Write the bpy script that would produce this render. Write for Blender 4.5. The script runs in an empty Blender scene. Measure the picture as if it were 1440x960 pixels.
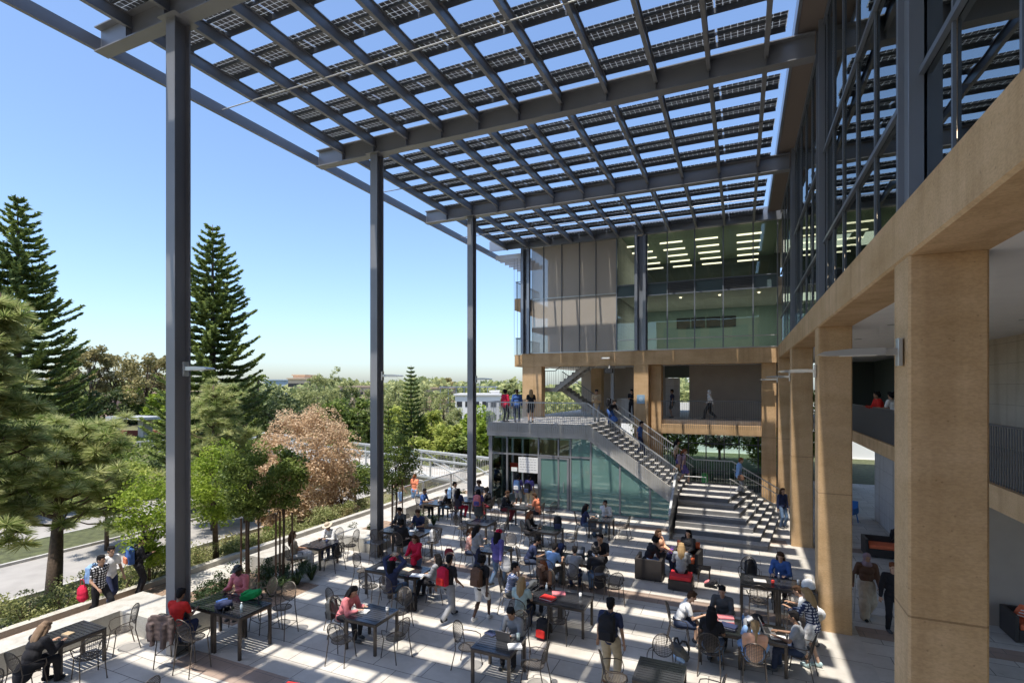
import bpy, math, random
import numpy as np
from mathutils import Vector, Matrix
R = math.radians
S = bpy.context.scene
COL = S.collection
# ------------------------------------------------------------ camera, sky, sun, exposure
CF, CU, CV, CH = 733.0, 720.0, 545.0, 6.0
CA = math.atan((1042 - 720) / CF)
cs, sn = math.cos(CA), math.sin(CA)
cam = bpy.data.objects.new('camera', bpy.data.cameras.new('camera'))
COL.objects.link(cam); S.camera = cam
cam.location = (0, 0, CH); cam.rotation_euler = (R(90), 0, CA)
cam.data.sensor_width = 36; cam.data.lens = 36 * CF / 1440
cam.data.shift_y = (CV - 480) / 1440
cam.data.clip_start = 0.1; cam.data.clip_end = 3000
# light travels along (DX, DY, -1): sun high behind the viewer
DX, DY = 0.056, 0.30
ELEV = math.atan2(1, math.hypot(DX, DY))
AZ = math.atan2(-DX, -DY)          # direction towards the sun, clockwise from +Y
W = bpy.data.worlds.new('World'); S.world = W; W.use_nodes = True
wt = W.node_tree; wt.nodes.clear()
wo = wt.nodes.new('ShaderNodeOutputWorld'); wb = wt.nodes.new('ShaderNodeBackground')
ws = wt.nodes.new('ShaderNodeTexSky'); ws.sky_type = 'NISHITA'; ws.sun_disc = False
ws.sun_elevation = ELEV; ws.sun_rotation = AZ
ws.air_density = 1.0; ws.dust_density = 1.4; ws.ozone_density = 5.0; ws.altitude = 0
wt.links.new(ws.outputs[0], wb.inputs[0]); wt.links.new(wb.outputs[0], wo.inputs[0])
wb.inputs[1].default_value = 0.084
sun = bpy.data.objects.new('sun', bpy.data.lights.new('sun', 'SUN'))
COL.objects.link(sun); sun.data.energy = 2.15; sun.data.angle = R(0.53); sun.data.color = (1, .93, .82)
sun.rotation_euler = Vector((DX, DY, -1)).to_track_quat('-Z', 'Y').to_euler()
sun.location = (0, 0, 60)
S.view_settings.view_transform = 'Standard'; S.view_settings.look = 'None'
S.view_settings.exposure = 1.64; S.view_settings.gamma = 1
try:
    S.view_settings.use_white_balance = True; S.view_settings.white_balance_temperature = 6420; S.view_settings.white_balance_tint = 10
except Exception: pass
S.render.engine = 'CYCLES'
try:
    S.cycles.max_bounces = 10; S.cycles.transparent_max_bounces = 24; S.cycles.diffuse_bounces = 6
    S.cycles.caustics_reflective = False; S.cycles.caustics_refractive = False
except Exception: pass
random.seed(7); rng = np.random.default_rng(7)

# ------------------------------------------------------------ photo pixel -> place on a level z
def at(u, v, z=0.0):
    t = CF * (CH - z) / (v - CV); l = t * (u - CU) / CF
    return Vector((-sn * t + cs * l, cs * t + sn * l, z))
def aty(u, v, y):
    a = (u - CU) / CF; t = y / (cs + sn * a)
    return Vector((t * (-sn + cs * a), y, CH + (CV - v) / CF * t))
def atd(u, v, t):                      # at distance t along the view axis
    l = t * (u - CU) / CF
    return Vector((-sn * t + cs * l, cs * t + sn * l, CH + (CV - v) / CF * t))

# ------------------------------------------------------------ materials
def lk(nt, a, b): nt.links.new(a, b)
def newmat(name):
    m = bpy.data.materials.new(name); m.use_nodes = True
    nt = m.node_tree; b = nt.nodes['Principled BSDF']
    return m, nt, b
def pm(name, col, rough=.6, metal=0, spec=.5, var=0, vs=6, bump=0, bs=40, col2=None, detail=4, coords='Object'):
    m, nt, b = newmat(name)
    b.inputs['Roughness'].default_value = rough; b.inputs['Metallic'].default_value = metal
    b.inputs['Specular IOR Level'].default_value = spec
    b.inputs['Base Color'].default_value = (*col, 1)
    tc = nt.nodes.new('ShaderNodeTexCoord')
    if var or col2:
        n = nt.nodes.new('ShaderNodeTexNoise'); n.inputs['Scale'].default_value = vs; n.inputs['Detail'].default_value = detail
        lk(nt, tc.outputs[coords], n.inputs['Vector'])
        r = nt.nodes.new('ShaderNodeValToRGB')
        a = tuple(c * (1 - var) for c in col) if not col2 else col
        d = tuple(min(1, c * (1 + var)) for c in col) if not col2 else col2
        r.color_ramp.elements[0].color = (*a, 1); r.color_ramp.elements[1].color = (*d, 1)
        r.color_ramp.elements[0].position = .3; r.color_ramp.elements[1].position = .7
        lk(nt, n.outputs['Fac'], r.inputs[0]); lk(nt, r.outputs[0], b.inputs['Base Color'])
    if bump:
        n2 = nt.nodes.new('ShaderNodeTexNoise'); n2.inputs['Scale'].default_value = bs; n2.inputs['Detail'].default_value = 5
        lk(nt, tc.outputs[coords], n2.inputs['Vector'])
        bp = nt.nodes.new('ShaderNodeBump'); bp.inputs['Strength'].default_value = bump; bp.inputs['Distance'].default_value = .02
        lk(nt, n2.outputs['Fac'], bp.inputs['Height']); lk(nt, bp.outputs[0], b.inputs['Normal'])
    return m
def glass(name, tint, ior=1.7, rough=0.0, haze=None, hz=0, bmp=.02):
    m = bpy.data.materials.new(name); m.use_nodes = True; nt = m.node_tree; nt.nodes.clear()
    o = nt.nodes.new('ShaderNodeOutputMaterial'); mx = nt.nodes.new('ShaderNodeMixShader')
    f = nt.nodes.new('ShaderNodeFresnel'); f.inputs['IOR'].default_value = ior
    tr = nt.nodes.new('ShaderNodeBsdfTransparent'); tr.inputs[0].default_value = (*tint, 1)
    gl = nt.nodes.new('ShaderNodeBsdfGlossy'); gl.inputs['Roughness'].default_value = rough
    gl.inputs[0].default_value = (.95, 1, .98, 1)
    tc = nt.nodes.new('ShaderNodeTexCoord'); nz = nt.nodes.new('ShaderNodeTexNoise'); nz.inputs['Scale'].default_value = .8
    nz.inputs['Detail'].default_value = 1
    bp = nt.nodes.new('ShaderNodeBump'); bp.inputs['Strength'].default_value = bmp; bp.inputs['Distance'].default_value = .05
    lk(nt, tc.outputs['Object'], nz.inputs['Vector']); lk(nt, nz.outputs['Fac'], bp.inputs['Height']); lk(nt, bp.outputs[0], gl.inputs['Normal'])
    base = tr.outputs[0]
    if haze:
        df = nt.nodes.new('ShaderNodeBsdfDiffuse'); df.inputs[0].default_value = (*haze, 1)
        m2 = nt.nodes.new('ShaderNodeMixShader'); m2.inputs[0].default_value = hz
        lk(nt, tr.outputs[0], m2.inputs[1]); lk(nt, df.outputs[0], m2.inputs[2]); base = m2.outputs[0]
    lk(nt, f.outputs[0], mx.inputs[0]); lk(nt, base, mx.inputs[1]); lk(nt, gl.outputs[0], mx.inputs[2])
    lk(nt, mx.outputs[0], o.inputs[0])
    return m
def emit(name, col, st):
    m, nt, b = newmat(name); b.inputs['Base Color'].default_value = (*col, 1)
    b.inputs['Emission Color'].default_value = (*col, 1); b.inputs['Emission Strength'].default_value = st
    return m
def concrete_mat(name, c1, c2, pit=.5, lines=None):
    m, nt, b = newmat(name); b.inputs['Roughness'].default_value = .85; b.inputs['Specular IOR Level'].default_value = .25
    tc = nt.nodes.new('ShaderNodeTexCoord')
    mp = nt.nodes.new('ShaderNodeMapping'); mp.inputs['Scale'].default_value = (1, 1, 2.2); lk(nt, tc.outputs['Object'], mp.inputs[0])
    n = nt.nodes.new('ShaderNodeTexNoise'); n.inputs['Scale'].default_value = .55; n.inputs['Detail'].default_value = 10; n.inputs['Roughness'].default_value = .7
    lk(nt, mp.outputs[0], n.inputs['Vector'])
    r = nt.nodes.new('ShaderNodeValToRGB'); r.color_ramp.elements[0].position = .3; r.color_ramp.elements[1].position = .7
    r.color_ramp.elements[0].color = (*c1, 1); r.color_ramp.elements[1].color = (*c2, 1); lk(nt, n.outputs['Fac'], r.inputs[0])
    # small dark pits
    v = nt.nodes.new('ShaderNodeTexVoronoi'); v.inputs['Scale'].default_value = 7; lk(nt, tc.outputs['Object'], v.inputs['Vector'])
    r2 = nt.nodes.new('ShaderNodeValToRGB'); r2.color_ramp.elements[0].position = .05; r2.color_ramp.elements[1].position = .10
    r2.color_ramp.elements[0].color = (.45, .42, .4, 1); r2.color_ramp.elements[1].color = (1, 1, 1, 1); lk(nt, v.outputs['Distance'], r2.inputs[0])
    # fine grain
    g = nt.nodes.new('ShaderNodeTexNoise'); g.inputs['Scale'].default_value = 26; g.inputs['Detail'].default_value = 6; lk(nt, mp.outputs[0], g.inputs['Vector'])
    r3 = nt.nodes.new('ShaderNodeValToRGB'); r3.color_ramp.elements[0].color = (.86, .85, .84, 1); r3.color_ramp.elements[1].color = (1, 1, 1, 1)
    r3.color_ramp.elements[0].position = .35; r3.color_ramp.elements[1].position = .6; lk(nt, g.outputs['Fac'], r3.inputs[0])
    mpv = nt.nodes.new('ShaderNodeMapping'); mpv.inputs['Scale'].default_value = (3.2, 3.2, .22); lk(nt, tc.outputs['Object'], mpv.inputs[0])
    nv = nt.nodes.new('ShaderNodeTexNoise'); nv.inputs['Scale'].default_value = 1; nv.inputs['Detail'].default_value = 6; lk(nt, mpv.outputs[0], nv.inputs['Vector'])
    rv = nt.nodes.new('ShaderNodeValToRGB'); rv.color_ramp.elements[0].position = .36; rv.color_ramp.elements[1].position = .52
    rv.color_ramp.elements[0].color = (.84, .82, .79, 1); rv.color_ramp.elements[1].color = (1, 1, 1, 1); lk(nt, nv.outputs['Fac'], rv.inputs[0])
    xv = nt.nodes.new('ShaderNodeMix'); xv.data_type = 'RGBA'; xv.blend_type = 'MULTIPLY'; xv.inputs[0].default_value = .9
    lk(nt, r.outputs[0], xv.inputs[6]); lk(nt, rv.outputs[0], xv.inputs[7])
    x = nt.nodes.new('ShaderNodeMix'); x.data_type = 'RGBA'; x.blend_type = 'MULTIPLY'; x.inputs[0].default_value = pit
    lk(nt, xv.outputs[2], x.inputs[6]); lk(nt, r2.outputs[0], x.inputs[7])
    y = nt.nodes.new('ShaderNodeMix'); y.data_type = 'RGBA'; y.blend_type = 'MULTIPLY'; y.inputs[0].default_value = 1
    lk(nt, x.outputs[2], y.inputs[6]); lk(nt, r3.outputs[0], y.inputs[7]); out = y.outputs[2]
    if lines:
        w = nt.nodes.new('ShaderNodeSeparateXYZ'); lk(nt, tc.outputs['Object'], w.inputs[0])
        mm = nt.nodes.new('ShaderNodeMath'); mm.operation = 'MODULO' if lines > 0 else 'SUBTRACT'; mm.inputs[1].default_value = abs(lines)
        ab = nt.nodes.new('ShaderNodeMath'); ab.operation = 'LESS_THAN'; ab.inputs[1].default_value = .012
        lk(nt, w.outputs[2], mm.inputs[0])
        m0 = nt.nodes.new('ShaderNodeMath'); m0.operation = 'ABSOLUTE'; lk(nt, mm.outputs[0], m0.inputs[0]); lk(nt, m0.outputs[0], ab.inputs[0])
        z = nt.nodes.new('ShaderNodeMix'); z.data_type = 'RGBA'; z.blend_type = 'MULTIPLY'
        z.inputs[7].default_value = (.6, .58, .56, 1); lk(nt, ab.outputs[0], z.inputs[0]); lk(nt, out, z.inputs[6]); out = z.outputs[2]
    lk(nt, out, b.inputs['Base Color'])
    bp = nt.nodes.new('ShaderNodeBump'); bp.inputs['Strength'].default_value = .25; bp.inputs['Distance'].default_value = .01
    lk(nt, g.outputs['Fac'], bp.inputs['Height']); lk(nt, bp.outputs[0], b.inputs['Normal'])
    return m
def paver_mat(name, c1, c2, bw, bh, mortar=.006, off=.5, rot=0, mc=(.16, .15, .14)):
    m, nt, b = newmat(name); b.inputs['Roughness'].default_value = .75; b.inputs['Specular IOR Level'].default_value = .3
    tc = nt.nodes.new('ShaderNodeTexCoord'); mp = nt.nodes.new('ShaderNodeMapping'); mp.inputs['Rotation'].default_value = (0, 0, rot)
    lk(nt, tc.outputs['Object'], mp.inputs[0])
    br = nt.nodes.new('ShaderNodeTexBrick'); br.inputs['Scale'].default_value = 1; br.offset = off
    br.inputs['Brick Width'].default_value = bw; br.inputs['Row Height'].default_value = bh; br.inputs['Mortar Size'].default_value = mortar
    br.inputs['Mortar Smooth'].default_value = .2
    br.inputs['Color1'].default_value = (*c1, 1); br.inputs['Color2'].default_value = (*c2, 1); br.inputs['Mortar'].default_value = (*mc, 1)
    lk(nt, mp.outputs[0], br.inputs['Vector'])
    n = nt.nodes.new('ShaderNodeTexNoise'); n.inputs['Scale'].default_value = .7; n.inputs['Detail'].default_value = 9; n.inputs['Roughness'].default_value = .7
    lk(nt, tc.outputs['Object'], n.inputs['Vector'])
    r = nt.nodes.new('ShaderNodeValToRGB'); r.color_ramp.elements[0].position = .32; r.color_ramp.elements[1].position = .62
    r.color_ramp.elements[0].color = (.72, .70, .67, 1); r.color_ramp.elements[1].color = (1, 1, 1, 1); lk(nt, n.outputs['Fac'], r.inputs[0])
    x = nt.nodes.new('ShaderNodeMix'); x.data_type = 'RGBA'; x.blend_type = 'MULTIPLY'; x.inputs[0].default_value = 1
    lk(nt, br.outputs['Color'], x.inputs[6]); lk(nt, r.outputs[0], x.inputs[7])
    # dark spots of wear
    n3 = nt.nodes.new('ShaderNodeTexNoise'); n3.inputs['Scale'].default_value = 4.5; n3.inputs['Detail'].default_value = 3
    lk(nt, tc.outputs['Object'], n3.inputs['Vector'])
    r3 = nt.nodes.new('ShaderNodeValToRGB'); r3.color_ramp.elements[0].position = .66; r3.color_ramp.elements[1].position = .74
    r3.color_ramp.elements[0].color = (1, 1, 1, 1); r3.color_ramp.elements[1].color = (.72, .7, .68, 1); lk(nt, n3.outputs['Fac'], r3.inputs[0])
    y = nt.nodes.new('ShaderNodeMix'); y.data_type = 'RGBA'; y.blend_type = 'MULTIPLY'; y.inputs[0].default_value = .6
    lk(nt, x.outputs[2], y.inputs[6]); lk(nt, r3.outputs[0], y.inputs[7]); lk(nt, y.outputs[2], b.inputs['Base Color'])
    return m
def leafmat(name, c1, c2, trans=.35, vs=1.5, rough=.55):
    m = bpy.data.materials.new(name); m.use_nodes = True; nt = m.node_tree; b = nt.nodes['Principled BSDF']; o = nt.nodes['Material Output']
    b.inputs['Roughness'].default_value = rough; b.inputs['Specular IOR Level'].default_value = .3
    g = nt.nodes.new('ShaderNodeNewGeometry'); tc = nt.nodes.new('ShaderNodeTexCoord')
    n = nt.nodes.new('ShaderNodeTexNoise'); n.inputs['Scale'].default_value = vs; n.inputs['Detail'].default_value = 3
    lk(nt, tc.outputs['Object'], n.inputs['Vector'])
    ad = nt.nodes.new('ShaderNodeMath'); ad.operation = 'MULTIPLY_ADD'; ad.inputs[1].default_value = .45
    lk(nt, g.outputs['Random Per Island'], ad.inputs[0])
    sb = nt.nodes.new('ShaderNodeMath'); sb.operation = 'SUBTRACT'; sb.inputs[1].default_value = .22
    lk(nt, n.outputs['Fac'], sb.inputs[0]); lk(nt, sb.outputs[0], ad.inputs[2])
    r = nt.nodes.new('ShaderNodeValToRGB'); r.color_ramp.elements[0].position = .25; r.color_ramp.elements[1].position = .75
    r.color_ramp.elements[0].color = (*c1, 1); r.color_ramp.elements[1].color = (*c2, 1); lk(nt, ad.outputs[0], r.inputs[0])
    lk(nt, r.outputs[0], b.inputs['Base Color'])
    t = nt.nodes.new('ShaderNodeBsdfTranslucent'); lk(nt, r.outputs[0], t.inputs[0])
    mx = nt.nodes.new('ShaderNodeMixShader'); mx.inputs[0].default_value = trans
    lk(nt, b.outputs[0], mx.inputs[1]); lk(nt, t.outputs[0], mx.inputs[2]); lk(nt, mx.outputs[0], o.inputs[0])
    return m
M = {}
M['sand'] = concrete_mat('sand_concrete', (.50, .325, .16), (.70, .485, .285), lines=-3.4)
M['grey_conc'] = concrete_mat('grey_concrete', (.42, .41, .39), (.52, .51, .48), .3)
M['bench_conc'] = concrete_mat('bench_concrete', (.42, .405, .365), (.52, .505, .46), .25)
M['stair_conc'] = concrete_mat('stair_concrete', (.44, .43, .41), (.54, .53, .50), .2)
M['steel'] = pm('painted_steel', (.21, .215, .23), .38, .0, .6, var=.12, vs=.5)
M['steel_panel'] = pm('steel_fascia', (.24, .265, .31), .32, .3, .5, var=.08, vs=.6)
M['galv'] = pm('galvanised_rail', (.48, .49, .49), .45, .4, var=.06)
M['rail_dark'] = pm('dark_rail', (.10, .11, .125), .45, .3)
M['mullion'] = pm('mullion_steel', (.17, .195, .235), .35, .2)
M['alu'] = pm('pale_aluminium', (.50, .51, .50), .35, .6)
M['ceil'] = pm('white_plaster', (.82, .80, .77), .9, var=.03, vs=3)
M['wall'] = concrete_mat('beige_block_wall', (.55, .48, .39), (.64, .57, .47), .15, lines=.61)
M['wall_pale'] = concrete_mat('pale_block_wall', (.55, .54, .53), (.62, .61, .60), .1, lines=.61)
M['taupe'] = pm('taupe_wall', (.38, .325, .275), .85, var=.05, vs=2)
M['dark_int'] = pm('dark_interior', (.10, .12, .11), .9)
M['screen'] = pm('woven_screen', (.62, .56, .49), .85, var=.03)
M['plaza'] = paver_mat('plaza_pavers', (.52, .495, .45), (.62, .59, .54), 1.22, .61, .009)
M['band'] = paver_mat('brown_pavers', (.33, .25, .205), (.39, .30, .245), .61, .61)
M['walk'] = paver_mat('pale_walk', (.50, .48, .445), (.55, .53, .49), 1.5, 1.5, .008, 0)
M['gfront'] = glass('building_glass', (.84, .93, .89), 1.6)
M['gwing'] = glass('wing_glass', (.80, .88, .88), 5.5, bmp=.05)
M['gcafe'] = glass('cafe_glass', (.65, .86, .80), 1.9, haze=(.34, .60, .54), hz=.42)
M['gcafeclear'] = glass('clear_cafe_glass', (.80, .92, .88), 1.5)
M['greenwall'] = pm('green_interior_wall', (.34, .44, .42), .8)
M['lamp'] = emit('warm_strip_lamp', (1, .80, .58), .75)
M['white'] = pm('white_paint', (.8, .8, .78), .5)
M['black'] = pm('black_plastic', (.02, .02, .022), .5)
M['bark'] = pm('bark', (.10, .07, .05), .95, var=.3, vs=12, bump=.6, bs=20)
M['stake'] = pm('brown_stake', (.13, .075, .045), .8)
M['asphalt'] = pm('pale_asphalt', (.30, .285, .265), .9, var=.12, vs=1.2, bump=.2, bs=120)
M['soil'] = pm('mulch_soil', (.27, .19, .135), .95, var=.35, vs=9, bump=.8, bs=40)
M['grass'] = pm('lawn', (.075, .085, .035), .95, var=.4, vs=3, bump=.8, bs=60)
M['redwall'] = pm('red_wall', (.32, .09, .06), .8, var=.08)

# ------------------------------------------------------------ mesh helpers
class MB:
    def __init__(s): s.v = []; s.f = []; s.m = []; s.mi = 0
    def add(s, vs, fs):
        n = len(s.v); s.v += [tuple(p) for p in vs]
        s.f += [tuple(i + n for i in f) for f in fs]; s.m += [s.mi] * len(fs); return s
    def box(s, x0, x1, y0, y1, z0, z1, c=0):
        if c:
            p = [(x0 + c, y0), (x1 - c, y0), (x1, y0 + c), (x1, y1 - c), (x1 - c, y1), (x0 + c, y1), (x0, y1 - c), (x0, y0 + c)]
            return s.prism(p, z0, z1)
        return s.add([(x0, y0, z0), (x1, y0, z0), (x1, y1, z0), (x0, y1, z0), (x0, y0, z1), (x1, y0, z1), (x1, y1, z1), (x0, y1, z1)],
                     [(0, 3, 2, 1), (4, 5, 6, 7), (0, 1, 5, 4), (1, 2, 6, 5), (2, 3, 7, 6), (3, 0, 4, 7)])
    def prism(s, poly, z0, z1):
        n = len(poly)
        vs = [(x, y, z0) for x, y in poly] + [(x, y, z1) for x, y in poly]
        return s.add(vs, [tuple(range(n))[::-1], tuple(range(n, 2 * n))] + [(i, (i + 1) % n, n + (i + 1) % n, n + i) for i in range(n)])
    def prismy(s, poly, y0, y1):       # poly in (x, z)
        n = len(poly)
        vs = [(x, y0, z) for x, z in poly] + [(x, y1, z) for x, z in poly]
        return s.add(vs, [tuple(range(n)), tuple(range(n, 2 * n))[::-1]] + [(i, n + i, n + (i + 1) % n, (i + 1) % n) for i in range(n)])
    def bar(s, a, b, w, h=None, up=(0, 0, 1)):
        h = h or w; a = Vector(a); b = Vector(b); d = (b - a).normalized(); u = Vector(up)
        if abs(d.dot(u)) > .98: u = Vector((0, 1, 0))
        r = d.cross(u).normalized(); u = r.cross(d).normalized()
        vs = []
        for p in (a, b):
            for i, j in ((-1, -1), (1, -1), (1, 1), (-1, 1)): vs.append(p + r * (i * w / 2) + u * (j * h / 2))
        return s.add(vs, [(3, 2, 1, 0), (4, 5, 6, 7), (0, 1, 5, 4), (1, 2, 6, 5), (2, 3, 7, 6), (3, 0, 4, 7)])
    def tube(s, pts, r, n=6, caps=True):
        pts = [Vector(p) for p in pts]; rr = r if hasattr(r, '__len__') else [r] * len(pts)
        vs = []; prev = None
        for i, p in enumerate(pts):
            d = (pts[min(i + 1, len(pts) - 1)] - pts[max(i - 1, 0)]).normalized()
            if prev is None:
                u = Vector((0, 0, 1)) if abs(d.z) < .9 else Vector((1, 0, 0))
                x = d.cross(u).normalized()
            else:
                x = (prev - d * prev.dot(d)).normalized()
            prev = x; y = d.cross(x)
            for k in range(n):
                a = 2 * math.pi * k / n; vs.append(p + (x * math.cos(a) + y * math.sin(a)) * rr[i])
        fs = []
        for i in range(len(pts) - 1):
            for k in range(n): fs.append((i * n + k, i * n + (k + 1) % n, (i + 1) * n + (k + 1) % n, (i + 1) * n + k))
        if caps: fs += [tuple(range(n))[::-1], tuple(range((len(pts) - 1) * n, len(pts) * n))]
        return s.add(vs, fs)
    def ell(s, c, r, nu=10, nv=8, rot=None):
        c = Vector(c); vs = []; fs = []
        for i in range(nv + 1):
            th = math.pi * i / nv
            for k in range(nu):
                ph = 2 * math.pi * k / nu
                p = Vector((r[0] * math.sin(th) * math.cos(ph), r[1] * math.sin(th) * math.sin(ph), r[2] * math.cos(th)))
                if rot: p = rot @ p
                vs.append(c + p)
        for i in range(nv):
            for k in range(nu): fs.append((i * nu + k, (i + 1) * nu + k, (i + 1) * nu + (k + 1) % nu, i * nu + (k + 1) % nu))
        return s.add(vs, fs)
    def mesh(s, name, mat, smooth=False, org=(0, 0, 0)):
        me = bpy.data.meshes.new(name)
        me.from_pydata([(a - org[0], b - org[1], c - org[2]) for a, b, c in s.v], [], s.f)
        for x in (mat if isinstance(mat, (list, tuple)) else [mat]): me.materials.append(x)
        if isinstance(mat, (list, tuple)): me.polygons.foreach_set('material_index', s.m)
        if smooth: me.polygons.foreach_set('use_smooth', [True] * len(me.polygons))
        me.update(); return me
    def build(s, name, mat, parent=None, smooth=False, loc=None):
        org = (0, 0, 0)
        if parent is not None:
            q = parent; o = Vector((0, 0, 0))
            while q is not None: o += q.location; q = q.parent
            org = o
        elif loc is not None: org = Vector(loc)
        ob = bpy.data.objects.new(name, s.mesh(name, mat, smooth, org)); COL.objects.link(ob)
        if parent is not None: ob.parent = parent
        elif loc is not None: ob.location = loc
        return ob
def tag(o, label=None, cat=None, group=None, kind=None):
    if label: o['label'] = label
    if cat: o['category'] = cat
    if group: o['group'] = group
    if kind: o['kind'] = kind
    return o
def empty(name, loc, label, cat, group=None, rz=0):
    o = bpy.data.objects.new(name, None); COL.objects.link(o); o.location = loc; o.rotation_euler = (0, 0, rz)
    o.empty_display_size = .2
    return tag(o, label, cat, group)
def copy_tree(o, parent=None):
    c = o.copy(); COL.objects.link(c); c.parent = parent
    for ch in list(o.children): copy_tree(ch, c)
    return c
def B(*a, **k): return MB().box(*a, **k)

# ------------------------------------------------------------ ground and paving
def sheet(name, x0, x1, y0, y1, z, mat):
    return tag(MB().add([(x0, y0, z), (x1, y0, z), (x1, y1, z), (x0, y1, z)], [(0, 1, 2, 3)]).build(name, mat), kind='structure')
XT = -16.2          # plaza terrace kerb
def gz(x, y):       # height of the land
    if x > XT: return -.12
    d = min(1, (XT - x) / 6.5)
    z = -.12 - 1.4 * (d * d * (3 - 2 * d))
    if x < -42: z += min(2.2, (-42 - x) * .05)
    if y > 45: z += 0
    return z
xs = [-1500, -700, -350, -200, -120, -90, -70, -60, -50, -42, -38, -34, -31, -28, -26, -24, -23, -22, -21, -20, -19, -18, -17, XT, -10, 0, 20, 60, 200, 600, 1500]
ys = [-600, -100, -20, 0, 10, 20, 30, 45, 70, 120, 250, 600, 1500]
g = MB(); g.v = [(x, y, gz(x, y)) for y in ys for x in xs]
nx = len(xs)
g.f = [(j * nx + i, j * nx + i + 1, (j + 1) * nx + i + 1, (j + 1) * nx + i) for j in range(len(ys) - 1) for i in range(nx - 1)]
g.m = [0] * len(g.f)
M['dirt'] = pm('dry_ground', (.20, .17, .10), .95, col2=(.09, .105, .04), vs=.25, bump=.4, bs=6, detail=8)
tag(g.build('ground', M['dirt'], smooth=True), kind='structure')
sheet('plaza_floor', -14.82, 14, -12, 60, 0, M['plaza'])
tag(B(XT + .002, -14.82, -12, 60, -.3, -.004).build('path', M['walk']), kind='structure')
for k, y in enumerate((-.1, 7.4, 14.9, 22.4)):
    sheet('paving_band', -11.4, 1.9, y, y + .62, .004, M['band'])
for k, y in enumerate((-.1, 7.4, 14.9, 22.4)):
    sheet('paving_band', 2.6, 14, y, y + .62, .004, M['band'])
tag(B(1.62, 2.62, -12, 31.0, .0005, .0045).build('paving_band', M['walk']), kind='structure')
# roads below the terrace
def road(name, x0, x1, mat, dz):
    m = MB(); yy = list(range(-60, 140, 10))
    m.v = [p for y in yy for p in ((x0, y, gz(x0, y) + dz), (x1, y, gz(x1, y) + dz))]
    m.f = [(2 * i, 2 * i + 1, 2 * i + 3, 2 * i + 2) for i in range(len(yy) - 1)]; m.m = [0] * len(m.f)
    return tag(m.build(name, mat), kind='structure')
road('road', -28.2, -23.4, M['asphalt'], .03)
road('road', -40.5, -31.6, M['asphalt'], .03)
for x in (-28.35, -23.4, -31.6, -40.65):
    m = MB().box(x, x + .15, -60, 140, -1.6, gz(x, 0) + .15); tag(m.build('kerb', M['grey_conc']), kind='structure')
tag(B(-31.45, -28.35, -60, 140, -1.7, gz(-29, 0) + .12).build('grass_median', M['grass']), kind='structure')
for x in ():
    m = MB()
    for y in range(-58, 138, 6): m.box(x - .06, x + .06, y, y + 3, gz(x, 0) + .034, gz(x, 0) + .038)
    tag(m.build('lane_markings', M['white']), kind='structure')
tag(B(XT - .25, XT, -12, 60, -.5, .16).build('kerb', M['bench_conc']), kind='structure')

# ------------------------------------------------------------ solar canopy
ZB, ZT = 14.28, 14.9
can = empty('solar_canopy', (-5.5, 15, 14.3), 'huge steel canopy of beams and solar panels on three tall steel columns over the plaza', 'canopy')
def ibeam_x(m, x0, x1, y, zb, zt, w=.32, t=.03, web=.02):
    m.box(x0, x1, y - w / 2, y + w / 2, zb, zb + t); m.box(x0, x1, y - w / 2, y + w / 2, zt - t, zt)
    m.box(x0, x1, y - web / 2, y + web / 2, zb + t, zt - t)
def ibeam_y(m, x, y0, y1, zb, zt, w=.105, t=.02, web=.014):
    m.box(x - w / 2, x + w / 2, y0, y1, zb, zb + t); m.box(x - w / 2, x + w / 2, y0, y1, zt - t, zt)
    m.box(x - web / 2, x + web / 2, y0, y1, zb + t, zt - t)
YB = [-6.9, .45, 7.78, 15.1, 22.45]
PX = [-13.35 + 1.395 * k for k in range(11)]
for y in YB:
    m = MB(); ibeam_x(m, -14.6, 1.7, y, ZB, ZT)
    for x in PX:
        for sd in (-1, 1): m.box(x - .006, x + .006, y + sd * .085 - .07, y + sd * .085 + .07, ZB + .032, ZT - .032)
    m.build('main_beam', M['steel'], can)
    segs = (y, y + 7.49 if y < 22 else 29.6)
    for x in PX:
        m = MB(); ibeam_y(m, x, y + .17, (y + 7.3) if y < 22 else 29.7, ZT - .34, ZT - .015)
        m.build('purlin', M['steel'], can)
MM = MB().box(-14.72, -14.62, -8, 31.6, 14.38, 14.7); MM.build('edge_beam', M['steel'], can)
m = MB().box(-14.62, 1.65, 29.72, 29.8, 14.62, 15.25); m.build('edge_beam', M['steel_panel'], can)
for y in (3.6, 11.1, 18.6, 26.0):
    MB().tube([(-14.7, y, 14.54), (.9, y, 14.54)], .018, 6).build('tie_rod', M['galv'] if y < 13 else M['steel'], can)
# H-section columns
for y, x in zip(YB[2:], (-11.68, -11.9, -12.0)):
    m = MB(); w = .30; d = .37
    m.box(x - w / 2, x + w / 2, y - d / 2, y - d / 2 + .03, 0, ZB - .003); m.box(x - w / 2, x + w / 2, y + d / 2 - .035, y + d / 2, 0, ZB - .003)
    m.box(x - .02, x + .02, y - d / 2 + .035, y + d / 2 - .035, 0, ZB - .003)
    m.build('steel_column', M['steel'], can)
    MB().box(x - .3, x + .3, y - .3, y + .3, ZB - .0025, ZB + .0015, c=.02).build('cap_plate', M['steel'], can)
    m = MB().box(x - .32, x + .32, y - .34, y + .34, .506, .53, c=.02)
    for a in (-.26, .26):
        for b in (-.28, .28): m.tube([(x + a, y + b, .53), (x + a, y + b, .58)], .025, 6)
    m.build('base_plate', M['steel'], can)
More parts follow.
